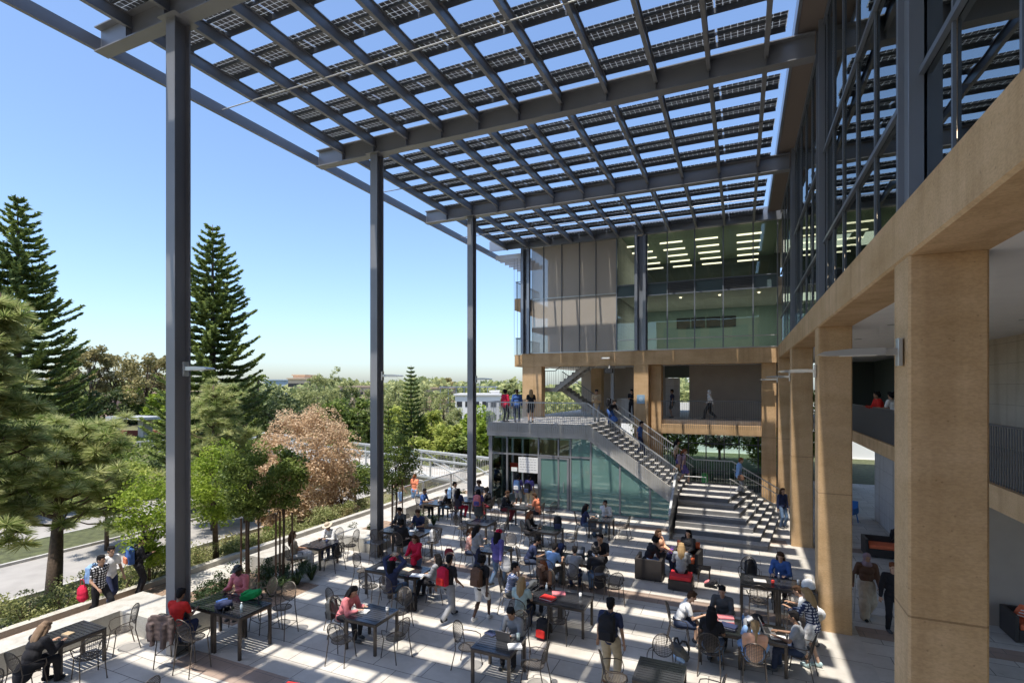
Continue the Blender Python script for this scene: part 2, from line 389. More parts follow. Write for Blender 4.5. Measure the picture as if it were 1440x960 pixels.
# panels: cells of dark silicon between pale lines
def pv_mat():
    m, nt, b = newmat('solar_cells'); b.inputs['Roughness'].default_value = .25
    tc = nt.nodes.new('ShaderNodeTexCoord')
    br = nt.nodes.new('ShaderNodeTexBrick'); br.offset = 0; br.inputs['Scale'].default_value = 1
    br.inputs['Brick Width'].default_value = .158; br.inputs['Row Height'].default_value = .158; br.inputs['Mortar Size'].default_value = .008
    br.inputs['Mortar Smooth'].default_value = 0
    br.inputs['Color1'].default_value = (.14, .14, .15, 1); br.inputs['Color2'].default_value = (.16, .16, .17, 1); br.inputs['Mortar'].default_value = (.55, .57, .6, 1)
    lk(nt, tc.outputs['Object'], br.inputs['Vector']); lk(nt, br.outputs['Color'], b.inputs['Base Color'])
    tr = nt.nodes.new('ShaderNodeBsdfTranslucent'); tr.inputs[0].default_value = (.85, .9, .95, 1)
    mx = nt.nodes.new('ShaderNodeMixShader'); o = nt.nodes['Material Output']
    q = nt.nodes.new('ShaderNodeMath'); q.operation = 'MULTIPLY'; q.inputs[1].default_value = .5
    lk(nt, br.outputs['Fac'], q.inputs[0]); lk(nt, q.outputs[0], mx.inputs[0]); lk(nt, b.outputs[0], mx.inputs[1]); lk(nt, tr.outputs[0], mx.inputs[2]); lk(nt, mx.outputs[0], o.inputs[0])
    return m
M['pv'] = pv_mat()
PITCH, PWID, TILT = 1.36, .87, R(8)
PL = 1.60
me_panel = MB().box(-PL / 2, PL / 2, -PWID / 2, PWID / 2, 0, .012).mesh('solar_panel', M['pv'])
me_rail = MB().box(-.03, .03, 0, 0, 0, 0)
rows = []
y = 29.35
while y > -7.4: rows.append(y); y -= PITCH
rest = MB(); npan = 0
ZP = 15.0
for y in rows:
    m = MB()
    for s_ in (-1, 1): m.box(-13.65, 1.02, y + s_ * .27 - .02, y + s_ * .27 + .02, ZT - .012, ZP - .012 + s_ * .038)
    for x in PX: m.box(x - .06, x + .06, y + .31, y + .33, ZT - .012, ZP + .02)
    m.build('panel_rail', M['rail_dark'], can)
    for j in range(9):
        xc = -13.6 + PL / 2 + j * 1.63
        if xc + PL / 2 > 1.15: continue
        if 4.6 < y < 21.5 and npan < 100:
            o = bpy.data.objects.new('solar_panel', me_panel); COL.objects.link(o); o.parent = can
            o.location = Vector((xc, y, ZP)) - can.location; o.rotation_euler = (TILT, 0, 0); npan += 1
        else:
            cy, sy = math.cos(TILT) * PWID / 2, math.sin(TILT) * PWID / 2
            rest.add([(xx, y + a * cy, ZP + a * sy + b3) for b3 in (0, .012) for a in (-1, 1) for xx in (xc - PL / 2, xc + PL / 2)], [(0, 2, 3, 1), (4, 5, 7, 6), (0, 1, 5, 4), (2, 6, 7, 3), (0, 4, 6, 2), (1, 3, 7, 5)])
o = rest.build('solar_panels', M['pv'], can); o['kind'] = 'stuff'

# ------------------------------------------------------------ right wing: colonnade, glass wall
wing = empty('campus_building', (4, 15, 0), 'long building on the right with sandy concrete colonnade under a tall glass wall', 'building')
def wb_(name, mat, *bx, c=0): return MB().box(*bx, c=c).build(name, mat, wing)
CX0, CX1 = 1.735, 2.47
for y in (-8.1, -.35, 7.25, 14.86, 22.36, 29.86):
    wb_('concrete_column', M['sand'], CX0 + .012, CX1, y, y + .62, 0, 7.497, c=.025)
m = MB().prismy([(CX0 + .03, 7.5), (CX1, 7.5), (CX1, 8.14), (CX0, 8.14), (CX0, 7.53)], -12, 30.0); m.build('concrete_beam', M['sand'], wing)
wb_('ceiling', M['ceil'], CX1 + .005, 7.2, -12, 36, 7.5, 7.6)
wb_('walkway_slab', M['grey_conc'], 4.55, 12, -12, 36, 3.95, 4.2)
wb_('concrete_beam', M['sand'], 4.35, 4.545, -12, 33, 3.72, 4.17)
wb_('wall', M['wall'], 7.2, 7.5, -12, 24.9, 4.2, 7.5)
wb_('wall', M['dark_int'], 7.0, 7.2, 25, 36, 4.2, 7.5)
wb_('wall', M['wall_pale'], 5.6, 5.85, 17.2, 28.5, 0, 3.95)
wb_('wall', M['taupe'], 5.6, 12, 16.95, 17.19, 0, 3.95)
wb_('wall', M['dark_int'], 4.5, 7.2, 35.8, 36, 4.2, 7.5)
# downlights in the ceiling
for y in (4, 8, 11.5, 15, 19, 23):
    for x in (3.3, 5.7): MB().tube([(x, y, 7.485), (x, y, 7.499)], .1, 12).build('downlight', M['alu'], wing)
# rail on the upper walkway
m = MB(); m.box(4.42, 4.47, -12, 33, 5.27, 5.30)
y = -11.9
while y < 33: m.box(4.44, 4.452, y, y + .012 + .035, 3.95, 5.27); y += .105
m.build('railing', M['rail_dark'], wing)
m = MB().box(7.17, 7.199, 13.2, 13.6, 5.5, 6.2); m.build('wall_cabinet', M['alu'], wing)
# glass wall
GX = 1.90
wing_my = [-8, -5, -2, .3, 1.8, 3.3, 4.95, 6.3, 8.25, 9.5, 10.85, 12.2, 13.4, 14.4, 15.7, 17.2, 18.7, 20.2, 21.7, 23.0, 24.5, 26, 27.5, 29.0]
tz = [8.16, 9.4, 11.2, 12.0, 14.9]
for i in range(len(wing_my) - 1):
    a, b2 = wing_my[i], wing_my[i + 1]
    wb_('window_pane', M['gwing'], GX - .006, GX + .006, a + .03, b2 - .03, 8.16, 14.95)
for y in wing_my[1:]:
    if abs(y - 6.6) < .1: continue
    wb_('mullion', M['mullion'], GX - .04, GX - .01, y - .02, y + .02, 8.145, 15.0)
for z in (8.19, 9.55, 11.75, 14.9):
    wb_('transom', M['mullion'], GX - .07, GX - .012, -12, 29.7, z - .035, z + .035)
for y in (.0, 7.45, 14.95, 22.45):
    m = MB(); m.box(GX - .16, GX - .02, y - .24, y - .21, 8.143, 15.0); m.box(GX - .16, GX - .02, y + .21, y + .24, 8.143, 15.0); m.box(GX - .10, GX - .08, y - .21, y + .21, 8.143, 15.0)
    m.build('steel_column', M['steel_panel'], wing)
wb_('eave', pm('brown_soffit', (.22, .18, .155), .7), 1.32, 1.98, -12, 29.68, 15.0, 15.35)
wb_('added_shade_plate', M['steel'], .9, 1.235, -12, 5.2, 15.05, 15.2)  # unseen plate added to keep the sun off the nearest concrete column
wb_('eave_trim', M['steel_panel'], 1.24, 1.315, -12, 29.68, 14.98, 15.4)
wb_('roof', M['grey_conc'], 1.985, 12, -12, 44, 15.0, 15.3)
wb_('floor_slab', M['grey_conc'], 2.1, 12, -12, 44, 11.5, 11.8)
wb_('floor_slab', M['grey_conc'], 2.48, 12, -12, 44, 7.8, 8.1)
wb_('back_wall', M['wall_pale'], 11.8, 12, -12, 44, 8.1, 15)
for y in range(-10, 30, 3):
    for z in (11.47, 14.97):
        MB().box(3.5, 9, y, y + .25, z - .06, z).build('strip_light', M['lamp'], wing)

# ------------------------------------------------------------ far block
FY = 30.0
far = empty('campus_building', (-5, 33, 0), 'glass fronted block closing the far end of the plaza above a sandy concrete ground storey', 'building')
def fb(name, mat, *bx, c=0, par=None): return MB().box(*bx, c=c).build(name, mat, par or far)
fb('concrete_beam', M['sand'], -12.5, CX0 - .004, FY - .02, FY + .7, 7.3, 8.1)
fb('concrete_column', M['sand'], -12.48, -11.2, FY, FY + .65, 0, 7.297, c=.02)
fb('concrete_column', M['sand'], -5.6, -4.78, FY, FY + .65, 0, 7.297, c=.02)
fb('concrete_column', M['sand'], -4.77, -4.15, FY + .5, FY + 1.3, 0, 7.297)
fb('concrete_column', M['sand'], 1.0, 1.68, FY + .3, FY + 1, 0, 7.297)
fb('concrete_column', M['sand'], -9.3, -8.6, FY + 4.5, FY + 5.2, 0, 7.297)
fb('ceiling', M['ceil'], -12.3, 2.4, FY + .701, 44, 7.36, 7.46)
fb('steel_post', M['steel'], -7.3, -7.1, 31.6, 31.8, 4.2, 7.35)
# upper walkway
fb('walkway_slab', M['grey_conc'], -12.2, 4.5, FY + .9, 44, 3.9, 4.2)
fb('concrete_beam', M['sand'], -4.15, 1.0, FY + .55, FY + .88, 3.42, 3.95)
m = MB(); m.box(-4.15, 1.0, FY + .48, FY + .53, 5.24, 5.28)
x = -4.12
while x < 1: m.box(x, x + .014, FY + .49, FY + .504, 3.75, 5.24); x += .11
m.build('railing', M['rail_dark'], far)
fb('wall', M['taupe'], -2.9, 2.6, 33.6, 33.8, 4.2, 7.36)
fb('wall', M['taupe'], -7.0, -4.3, 34.6, 34.8, 4.2, 7.36)
fb('wall', M['taupe'], -11.0, -9.0, 38.0, 38.2, 4.2, 7.36)
fb('wall', M['taupe'], -9.6, -7.0, 36.4, 36.6, 4.2, 7.36)
fb('door_panel', M['wall_pale'], -4.3, -3.45, 33.6, 33.68, 4.2, 6.6)
fb('door_head', M['dark_int'], -4.35, -2.9, 33.6, 33.7, 6.62, 7.36)
fb('counter', M['grey_conc'], -7.0, -5.6, 32.0, 32.3, 4.2, 5.35)
# ground storey glazing with the garden seen through it
gy = 33.0
for a, b2 in ((-4.1, -2.9), (-2.9, -1.9), (-1.9, -.9), (-.9, -.1), (-.1, .9), (.9, 1.9), (1.9, 2.9)):
    w = fb('window_pane', M['gcafeclear'], a + .03, b2 - .03, gy, gy + .012, .25, 3.85)
    MB().box(a - .03, a + .03, gy - .06, gy + .06, 0, 3.88).build('mullion', M['rail_dark'], far)
for z in (1.1, 2.7): fb('transom', M['rail_dark'], -4.1, 2.9, gy - .04, gy + .05, z - .03, z + .03)
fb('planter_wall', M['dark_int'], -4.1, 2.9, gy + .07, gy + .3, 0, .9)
# curtain wall
mull = [-6.58, -5.53, -4.86, -3.75, -2.31, -.87, .58, 1.72]
for a, b2 in zip(mull[:-1], mull[1:]):
    if a == -5.53: continue
    for z0, z1 in ((8.12, 11.2), (11.86, 14.62)):
        fb('window_pane', M['gfront'], a + .03, b2 - .03, FY + .05, FY + .062, z0, z1)
    if a in (-3.75, -.87):
        m = MB()
        for k in range(7): m.box(a + .03, b2 - .03, FY + .0, FY + .06, 11.24 + k * .09, 11.27 + k * .09)
        m.box(a + .03, b2 - .03, FY + .07, FY + .09, 11.2, 11.86)
        m.build('louvre', M['rail_dark'], far)
    else: fb('spandrel_panel', pm('spandrel_glass', (.09, .13, .14), .15, 0, .8) if 'sp' not in M else M['sp'], a + .03, b2 - .03, FY + .05, FY + .09, 11.2, 11.86)
for x in mull + []:
    fb('mullion', M['mullion'], x - .03, x + .03, FY - .03, FY + .05, 8.1, 14.65)
for a, b2 in ((-6.6, -5.53), (-4.86, 1.72)):
    fb('transom', M['alu'], a, b2, FY - .02, FY + .049, 8.70, 8.75)
    fb('transom', M['mullion'], a, b2, FY - .02, FY + .049, 11.17, 11.22); fb('transom', M['mullion'], a, b2, FY - .02, FY + .049, 11.84, 11.89)
    fb('sill', M['alu'], a, b2, FY - .04, FY + .049, 8.1, 8.16)
for x0, x1 in ((-5.5, -4.88), (-12.45, -11.9)):
    m = MB(); m.box(x0, x0 + .16, FY - .32, FY - .28, 8.1, 14.6); m.box(x1 - .16, x1, FY - .32, FY - .28, 8.1, 14.6)
    m.box(x0, x1, FY - .04, FY - .035, 8.1, 14.6); m.box(x0 + .07, x0 + .09, FY - .28, FY - .04, 8.1, 14.6); m.box(x1 - .09, x1 - .07, FY - .28, FY - .04, 8.1, 14.6)
    m.build('steel_column', M['steel_panel'], far)
fb('header_beam', M['steel_panel'], -12.5, 1.9, FY - .08, FY + .1, 14.63, 15.35)
fb('roof', M['grey_conc'], -12.5, 1.98, FY + .2, 44, 15.0, 15.3)
fb('floor_slab', M['grey_conc'], -6.5, 2.4, FY + .2, 40, 11.3, 11.75)
fb('floor_slab', M['grey_conc'], -12.5, 2.4, FY + .71, 44, 7.75, 8.08)
fb('back_wall', M['greenwall'], -6.5, 2.4, 37, 37.2, 8.1, 11.3)
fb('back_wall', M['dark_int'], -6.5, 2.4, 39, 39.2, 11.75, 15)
fb('side_wall', M['wall_pale'], -6.7, -6.55, FY + .2, 40, 8.1, 15)
fb('ceiling', M['ceil'], -6.5, 2.0, FY + .3, 39, 11.24, 11.295)
fb('ceiling', pm('dark_green_ceiling', (.20, .26, .20), .9), -6.5, 2.0, FY + .3, 39, 14.9, 14.96)
def room_light(x, y, z, w, pw, par):  # unseen fill lights added to brighten the rooms behind the glass
    l = bpy.data.objects.new('room_light', bpy.data.lights.new('room_light', 'AREA')); COL.objects.link(l)
    l.data.shape = 'RECTANGLE'; l.data.size = w; l.data.size_y = 3; l.data.energy = pw; l.data.color = (1, .93, .78)
    l.location = (x, y, z); return l
for x in (-4, 0): room_light(x, 34, 11.2, 3.4, 13, far); room_light(x, 34.5, 14.3, 3.4, 12, far)
for y in (2, 10, 18, 26): room_light(6, y, 11.4, 3.4, 12, wing)
for x in (-5.2, -3.2, -1.1, .9): MB().box(x - .06, x + .06, 31.5, 31.62, 11.18, 11.235).build('strip_light', M['lamp'], far)
for xx in (-5.6, -3.7, -1.8, .4):
    for yy in (31.2, 32.8, 34.4, 36.0, 37.6):
        MB().box(xx - .62, xx + .62, yy, yy + .10, 14.35, 14.42).build('strip_light', M['lamp'], far)
m = MB()
for k in range(4): m.box(-4 + k * .95, -4 + k * .95 + .85, 36.9, 36.95, 10.0, 10.7)
m.build('clerestory_glass', M['black'], far)
# screened stair bay
def scr_mat():
    m = bpy.data.materials.new('fine_mesh_screen'); m.use_nodes = True; nt = m.node_tree; nt.nodes.clear()
    o = nt.nodes.new('ShaderNodeOutputMaterial'); mx = nt.nodes.new('ShaderNodeMixShader'); mx.inputs[0].default_value = .56
    t = nt.nodes.new('ShaderNodeBsdfTransparent'); d = nt.nodes.new('ShaderNodeBsdfDiffuse'); d.inputs[0].default_value = (.56, .51, .45, 1)
    lk(nt, t.outputs[0], mx.inputs[1]); lk(nt, d.outputs[0], mx.inputs[2]); lk(nt, mx.outputs[0], o.inputs[0]); return m
M['mesh_screen'] = scr_mat()
for a, b2 in ((-11.88, -11.08), (-11.04, -9.92), (-9.88, -8.82), (-8.78, -7.82), (-7.78, -6.62)):
    fb('mesh_screen', M['mesh_screen'], a, b2, FY + .02, FY + .03, 8.14, 14.6)
for x in (-11.06, -9.9, -8.8, -7.8): fb('mullion', M['rail_dark'], x - .02, x + .02, FY - .03, FY + .1, 8.1, 14.65)
fb('transom', M['alu'], -11.9, -6.6, FY - .02, FY + .018, 11.42, 11.48)
fb('sill', M['alu'], -11.9, -6.6, FY - .04, FY + .1, 8.1, 8.15)
def flight(m, x0, z0, x1, z1, y0, y1, th=.28):
    n = max(2, int(abs(z1 - z0) / .175)); dx = (x1 - x0) / n; dz = (z1 - z0) / n
    for i in range(n):
        zt = z0 + dz * (i + (1 if dz > 0 else 0)); a = x0 + dx * i; b3 = x0 + dx * (i + 1)
        m.box(min(a, b3), max(a, b3), y0, y1, zt - .17, zt)
    m.prismy([(x0, z0 - th), (x1, z1 - th), (x1, z1 + .05), (x0, z0 + .05)], y0 - .05, y0 - .003)
    m.prismy([(x0, z0 - th), (x1, z1 - th), (x1, z1 + .05), (x0, z0 + .05)], y1 + .003, y1 + .05)
def slope_rail(m, x0, z0, x1, z1, y, h=1.05, step=.13, w=.014, top=.045, low=0.0):
    m.bar((x0, y, z0 + h), (x1, y, z1 + h), top, top)
    n = max(1, int(math.hypot(x1 - x0, z1 - z0) / step))
    for i in range(n + 1):
        f = i / n; x = x0 + (x1 - x0) * f; z = z0 + (z1 - z0) * f
        m.box(x - w / 2, x + w / 2, y - w / 2, y + w / 2, z - low, z + h)
for (x0, z0, x1, z1, y0, y1) in ((-8.0, 7.9, -10.6, 6.0, 30.9, 32.1), (-10.6, 6.0, -8.0, 4.2, 32.3, 33.5), (-7.4, 11.6, -10.6, 9.8, 30.9, 32.1), (-10.6, 9.8, -7.6, 8.1, 32.3, 33.5)):
    m = MB(); flight(m, x0, z0, x1, z1, y0, y1); m.build('stair_flight', M['grey_conc'], far)
    m = MB(); slope_rail(m, x0, z0, x1, z1, y0 - .08); m.build('stair_railing', M['rail_dark'], far)
for z in (6.0, 9.8):
    fb('stair_landing', M['grey_conc'], -12.2, -10.6, 30.9, 33.5, z - .25, z)
    m = MB(); slope_rail(m, -12.2, z, -10.6, z, 30.84); m.build('stair_railing', M['rail_dark'], far)
# balconies poking out to the left
for z in (8.1, 11.7):
    fb('balcony_slab', M['sand'], -13.3, -12.52, FY + .7, FY + 5, z - .75, z)
    m = MB(); m.box(-13.25, -13.2, FY + .7, FY + 5, z + 1.05, z + 1.09); m.box(-13.25, -12.5, FY + .72, FY + .76, z + 1.05, z + 1.09)
    for k in range(40): m.box(-13.235, -13.22, FY + .72 + k * .11, FY + .735 + k * .11, z, z + 1.05)
    for k in range(7): m.box(-13.22 + k * .11, -13.206 + k * .11, FY + .73, FY + .745, z, z + 1.05)
    m.build('railing', M['rail_dark'], far)
m = MB()
for k in range(4): m.box(-13.3 + k * .22, -13.285 + k * .22, FY + .6, FY + .615, 8, 14.3)
m.build('suspension_rod', M['rail_dark'], far)
m = MB()
for k in range(6): m.box(-14.5, -12.6, FY + .4 + k * .7, FY + .46 + k * .7, 14.2, 14.5)
m.build('sunshade_fins', M['steel_panel'], far)
fb('wall', M['screen'], -12.3, -6.75, 34.2, 34.4, 8.1, 15)

# ------------------------------------------------------------ café pavilion, roof terrace and staircase
PYF = 24.4
caf = empty('cafe_pavilion', (-8, 26, 0), 'low green glass cafe pavilion with a terrace on its concrete roof slab', 'pavilion')
def cb(name, mat, *bx): return MB().box(*bx).build(name, mat, caf)
cb('roof_slab', M['grey_conc'], -12.12, -6.75, PYF - .05, 32.0, 3.52, 4.03)
cb('deck', M['stair_conc'], -12.1, -6.76, PYF, 30.88, 4.032, 4.2)
cm = [-11.93, -11.55, -11.0, -9.28, -8.23, -7.61, -6.6]
cb('corner_post', M['steel'], -12.06, -11.86, PYF + .02, PYF + .2, 0, 3.515)
for x in cm[2:] + [-5.2, -3.82]:
    zt = 3.5 if x < -6.5 else 3.5 - (x + 6.65) * .705
    cb('mullion', M['steel'], x - .04, x + .04, PYF + .0, PYF + .12, 0, zt)
cb('transom', M['steel'], -11.85, -6.6, PYF + .012, PYF + .1, 2.58, 2.66)
def pane(poly, mat, name='window_pane'):
    return MB().prismy(poly, PYF + .04, PYF + .052).build(name, mat, caf)
pane([(-11.86, .03), (-11.04, .03), (-11.04, 2.56), (-11.86, 2.56)], M['gcafeclear'])
pane([(-11.86, 2.68), (-11.04, 2.68), (-11.04, 3.5), (-11.86, 3.5)], M['gcafeclear'])
pane([(-10.96, 2.68), (-7.65, 2.68), (-7.65, 3.5), (-10.96, 3.5)], M['gcafeclear'])
pane([(-7.57, 2.68), (-6.64, 2.68), (-6.64, 3.5), (-7.57, 3.5)], M['gcafe'])
pane([(-7.57, .03), (-6.64, .03), (-6.64, 2.56), (-7.57, 2.56)], M['gcafe'])
def zs(x): return 3.48 - (x + 6.65) * .705
for a, b2 in ((-6.56, -5.24), (-5.16, -3.86)):
    pane([(a, .03), (b2, .03), (b2, zs(b2)), (a, zs(a))], M['gcafe'])
pane([(-3.78, .03), (-2.65, .03), (-2.65, zs(-2.65)), (-3.78, zs(-3.78))], M['gcafe'])
# door leaf, service window, notice
d = cb('door', M['gcafe'], -9.2, -7.75, PYF + .03, PYF + .05, .08, 2.5)
m = MB(); m.box(-9.24, -9.14, PYF + .0, PYF + .1, 0, 2.56); m.box(-7.79, -7.69, PYF + .0, PYF + .1, 0, 2.56); m.box(-9.14, -7.79, PYF, PYF + .1, 0, .08); m.box(-9.14, -7.79, PYF, PYF + .1, 2.48, 2.56)
m.build('door_frame', M['steel'], caf)
MB().bar((-7.95, PYF - .04, .9), (-7.95, PYF - .04, 1.4), .03).build('door_handle', M['alu'], caf)
m = MB().box(-10.35, -9.3, PYF - .02, PYF - .005, 1.72, 2.5); m.mi = 1
random.seed(3)
for r_ in range(5):
    x = -10.28
    while x < -9.4:
        w = random.uniform(.05, .16); m.box(x, min(x + w, -9.36), PYF - .024, PYF - .0205, 2.38 - r_ * .13, 2.405 - r_ * .13); x += w + .04
m.build('notice_board', [M['white'], pm('grey_ink', (.35, .35, .37), .8)], caf)
cb('side_notice', M['white'], -10.75, -10.42, PYF - .02, PYF - .005, 1.75, 1.95)
cb('counter', M['alu'], -10.0, -9.3, PYF - .05, PYF + .9, 0, .95)
cb('counter_top', M['white'], -10.3, -9.28, PYF - .1, PYF + .95, .952, 1.0)
# interior: far side glazing, shelf wall, dark core
cb('floor', M['grey_conc'], -11.9, -2.7, PYF + .15, 30.8, .004, .02)
cb('ceiling', M['ceil'], -11.8, -6.8, PYF + .2, 30.5, 3.4, 3.5)
cb('core_wall', M['sand'], -10.6, -8.8, 28.4, 28.6, .02, 3.4)
cb('core_wall', M['greenwall'], -8.4, -2.8, 26.6, 26.7, .02, 1.2)
MB().prismy([(-8.4, 1.21), (-3.6, 1.21), (-6.7, 3.3), (-8.4, 3.3)], 26.6, 26.7).build('core_wall', M['greenwall'], caf)
cb('drinks_fridge', M['black'], -11.3, -10.7, 27.5, 28.2, .02, 2.0)
cb('red_sign', pm('red_sign_board', (.6, .06, .04), .5), -11.75, -11.25, 26.5, 26.53, 1.5, 1.85)
for y in (25.9, 27.4, 28.9, 30.4): cb('mullion', M['steel'], -12.02, -11.92, y - .03, y + .03, 0, 3.515)
for y0 in (24.7, 25.95, 27.45, 28.95): MB().box(-11.98, -11.968, y0, y0 + 1.35, .03, 3.5).build('window_pane', M['gcafeclear'], caf)
# terrace railing
m = MB(); yb_ = PYF - .09
slope_rail(m, -12.14, 4.2, -6.78, 4.2, yb_, 1.06, .1, .013, .05, .42)
m.build('railing', M['galv'], caf)
m = MB(); m.bar((-12.14, PYF - .06, 5.26), (-12.14, 30.8, 5.26), .05); y = PYF
while y < 30.8: m.box(-12.147, -12.133, y, y + .014, 3.85, 5.24); y += .1
m.build('railing', M['galv'], caf)

st = empty('outdoor_staircase', (-3, 25, 0), 'grey concrete staircase falling from the terrace to broad corner steps in the plaza', 'staircase')
XL, ZL = -2.35, 1.2
X0s, Z0s = -6.72, 4.2
Y1s = 28.0
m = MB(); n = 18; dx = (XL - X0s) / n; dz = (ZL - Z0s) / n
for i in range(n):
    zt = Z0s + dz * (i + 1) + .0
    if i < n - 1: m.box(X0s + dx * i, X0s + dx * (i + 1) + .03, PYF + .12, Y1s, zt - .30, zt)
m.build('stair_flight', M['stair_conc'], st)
m = MB().prismy([(-6.745, 3.52), (-2.62, .61), (-2.62, 1.33), (-6.745, 4.23)], PYF - .05, PYF + .115); m.build('stringer', M['grey_conc'], st)
m = MB().prismy([(-6.745, 3.7), (-2.4, .7), (-2.4, 1.33), (-6.745, 4.33)], Y1s + .002, Y1s + .15); m.build('stringer', M['grey_conc'], st)
m = MB(); slope_rail(m, -6.74, 4.2, -2.6, 1.3, PYF - .09, 1.06, .1, .013, .05, .45); m.build('railing', M['galv'], st)
m = MB(); slope_rail(m, -6.4, 4.2, -2.2, 1.25, Y1s + .08, 1.1, .12, .013, .05, .2); slope_rail(m, -2.2, 1.25, -.4, 1.25, Y1s + .08, 1.1, .12, .013, .05); slope_rail(m, -.4, 1.25, 1.75, -.0, Y1s + .08, 1.1, .12, .013, .05)
m.bar((-6.4, Y1s - .1, 4.95), (-2.2, Y1s - .1, 2.0), .04); m.bar((-.4, Y1s - .1, 2.0), (1.9, Y1s - .1, .75), .04)
m.build('railing', M['galv'], st)
# corner steps: each level wraps round two sides
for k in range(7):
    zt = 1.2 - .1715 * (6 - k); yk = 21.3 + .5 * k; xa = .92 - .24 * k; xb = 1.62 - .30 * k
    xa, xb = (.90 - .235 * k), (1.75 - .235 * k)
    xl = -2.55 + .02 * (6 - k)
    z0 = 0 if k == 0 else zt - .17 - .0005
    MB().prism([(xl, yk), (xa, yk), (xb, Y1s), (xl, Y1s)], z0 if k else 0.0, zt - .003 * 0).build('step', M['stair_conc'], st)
# guard at the left end of the steps: solid plate following the slope
m = MB()
pts = [(21.35, .0), (24.3, 0), (24.3, 2.15), (23.6, 2.15), (21.5, 1.0), (21.35, .9)]
for x0, x1 in ((-2.62, -2.585),):
    vs = [(x0, y, z) for y, z in pts] + [(x1, y, z) for y, z in pts]; n_ = len(pts)
    m.add(vs, [tuple(range(n_)), tuple(range(n_, 2 * n_))[::-1]] + [(i, n_ + i, n_ + (i + 1) % n_, (i + 1) % n_) for i in range(n_)])
m.build('guard_plate', M['steel'], st)
m = MB(); m.bar((-2.6, 21.35, .95), (-2.6, 23.6, 2.2), .09, .05); m.bar((-2.6, 23.6, 2.2), (-2.6, 24.3, 2.2), .09, .05); m.build('handrail', M['galv'], st)
# handrails over the small steps
m = MB(); a = Vector((-.45, 24.5, 2.05)); b2 = Vector((1.6, 25.4, .75))
m.tube([a, b2], .03, 8); m.tube([b2, b2 + Vector((.3, .0, 0))], .03, 8)
for f in (0.02, .5, .97):
    p = a.lerp(b2, f); m.tube([p, (p.x, p.y, max(0, p.z - .9))], .015, 6)
m.tube([(-1.4, 24.2, 1.2), (-1.4, 24.2, 2.1), ], .015, 6); m.tube([(-2.9 + .6, 24.2, 2.1), (-1.4, 24.2, 2.1)], .02, 6)
m.build('handrail', M['alu'], st)

M['riser'] = pm('shaded_riser_concrete', (.17, .17, .175), .85, var=.1, vs=3)  # riser shade put into the colour of every face not turned upward
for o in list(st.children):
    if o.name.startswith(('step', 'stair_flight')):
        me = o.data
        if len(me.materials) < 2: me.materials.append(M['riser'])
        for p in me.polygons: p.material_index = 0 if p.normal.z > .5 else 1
# ------------------------------------------------------------ concrete benches along the terrace edge
def bench(y0, y1, label, front=True):
    e = empty('concrete_bench', (-14.4, y0 + 1, 0), label, 'bench', 'pale concrete benches at the terrace edge')
    m = MB(); m.prism([(-14.82, y0), (-14.05, y0), (-14.05, y1 - .002), (-14.82, y1 - .002)], .02, .5); m.box(-14.78, -14.10, y0 + .04, y1, 0, .02)
    m.build('long_seat', M['bench_conc'], e)
    if front:
        m = MB(); m.box(-14.82, -12.15, y1, y1 + 1.0, .0, .5); m.build('return_seat', M['bench_conc'], e)
    return e
bench(-6, 7.9, 'long pale concrete bench in the near left corner turning towards the near steel column')
bench(12.2, 15.25, 'pale concrete bench beside the table with the straw hat, turning towards the middle steel column')
bench(19.9, 22.75, 'pale concrete bench behind the two men by the tree, turning to the farthest steel column')
for y0 in (9.2, 16.3, 23.8):
    tag(MB().box(-14.8, -11.75, y0, y0 + 2.95, -.02, .006).build('planting_bed', M['soil']), kind='structure')

# block added out of view behind the viewer to darken the glass reflections
bk = empty('campus_building', (0, -16, 0), 'plain sandy block added out of view behind the viewer to darken glass reflections', 'building')
MB().box(-11, 12, -17, -16, 0, 15.3).build('wall', M['sand'], bk)
for z in (1.0, 5.0, 9.0, 12.4):
    for x in range(-10, 11, 3): MB().box(x, x + 1.9, -15.99, -15.95, z, z + 2.0).build('window', M['dark_int'], bk)

# ============================================================ people
def ik(a, t, l1, l2, pole):
    a = Vector(a); t = Vector(t); d = t - a; L = min(d.length, (l1 + l2) * .995)
    dn = d.normalized(); t = a + dn * L
    x = (l1 * l1 - l2 * l2 + L * L) / (2 * L); h = math.sqrt(max(0, l1 * l1 - x * x))
    p = Vector(pole); p = (p - dn * p.dot(dn)).normalized()
    return a + dn * x + p * h, t
def remeshed(mb, name, voxel, smooth=2, wr=0.0, seed=0):
    me = bpy.data.meshes.new('tmp'); me.from_pydata(mb.v, [], mb.f)
    ob = bpy.data.objects.new('tmp', me); COL.objects.link(ob)
    r = ob.modifiers.new('r', 'REMESH'); r.mode = 'VOXEL'; r.voxel_size = voxel; r.use_smooth_shade = True
    s_ = ob.modifiers.new('s', 'SMOOTH'); s_.factor = .5; s_.iterations = smooth
    dg = bpy.context.evaluated_depsgraph_get()
    out = bpy.data.meshes.new_from_object(ob.evaluated_get(dg)); out.name = name
    bpy.data.objects.remove(ob); bpy.data.meshes.remove(me)
    if wr:
        n = len(out.vertices); co = np.empty(n * 3); out.vertices.foreach_get('co', co); co = co.reshape(-1, 3)
        no = np.empty(n * 3); out.vertices.foreach_get('normal', no); no = no.reshape(-1, 3)
        f = np.zeros(n); rg = np.random.default_rng(seed)
        for k in range(7):
            q = rg.normal(size=3) * np.array([22, 22, 38]); f += np.sin(co @ q + rg.uniform(0, 6))
        co += no * (f[:, None] / 7 * wr); out.vertices.foreach_set('co', co.ravel())
    out.polygons.foreach_set('use_smooth', [True] * len(out.polygons)); out.update()
    return out
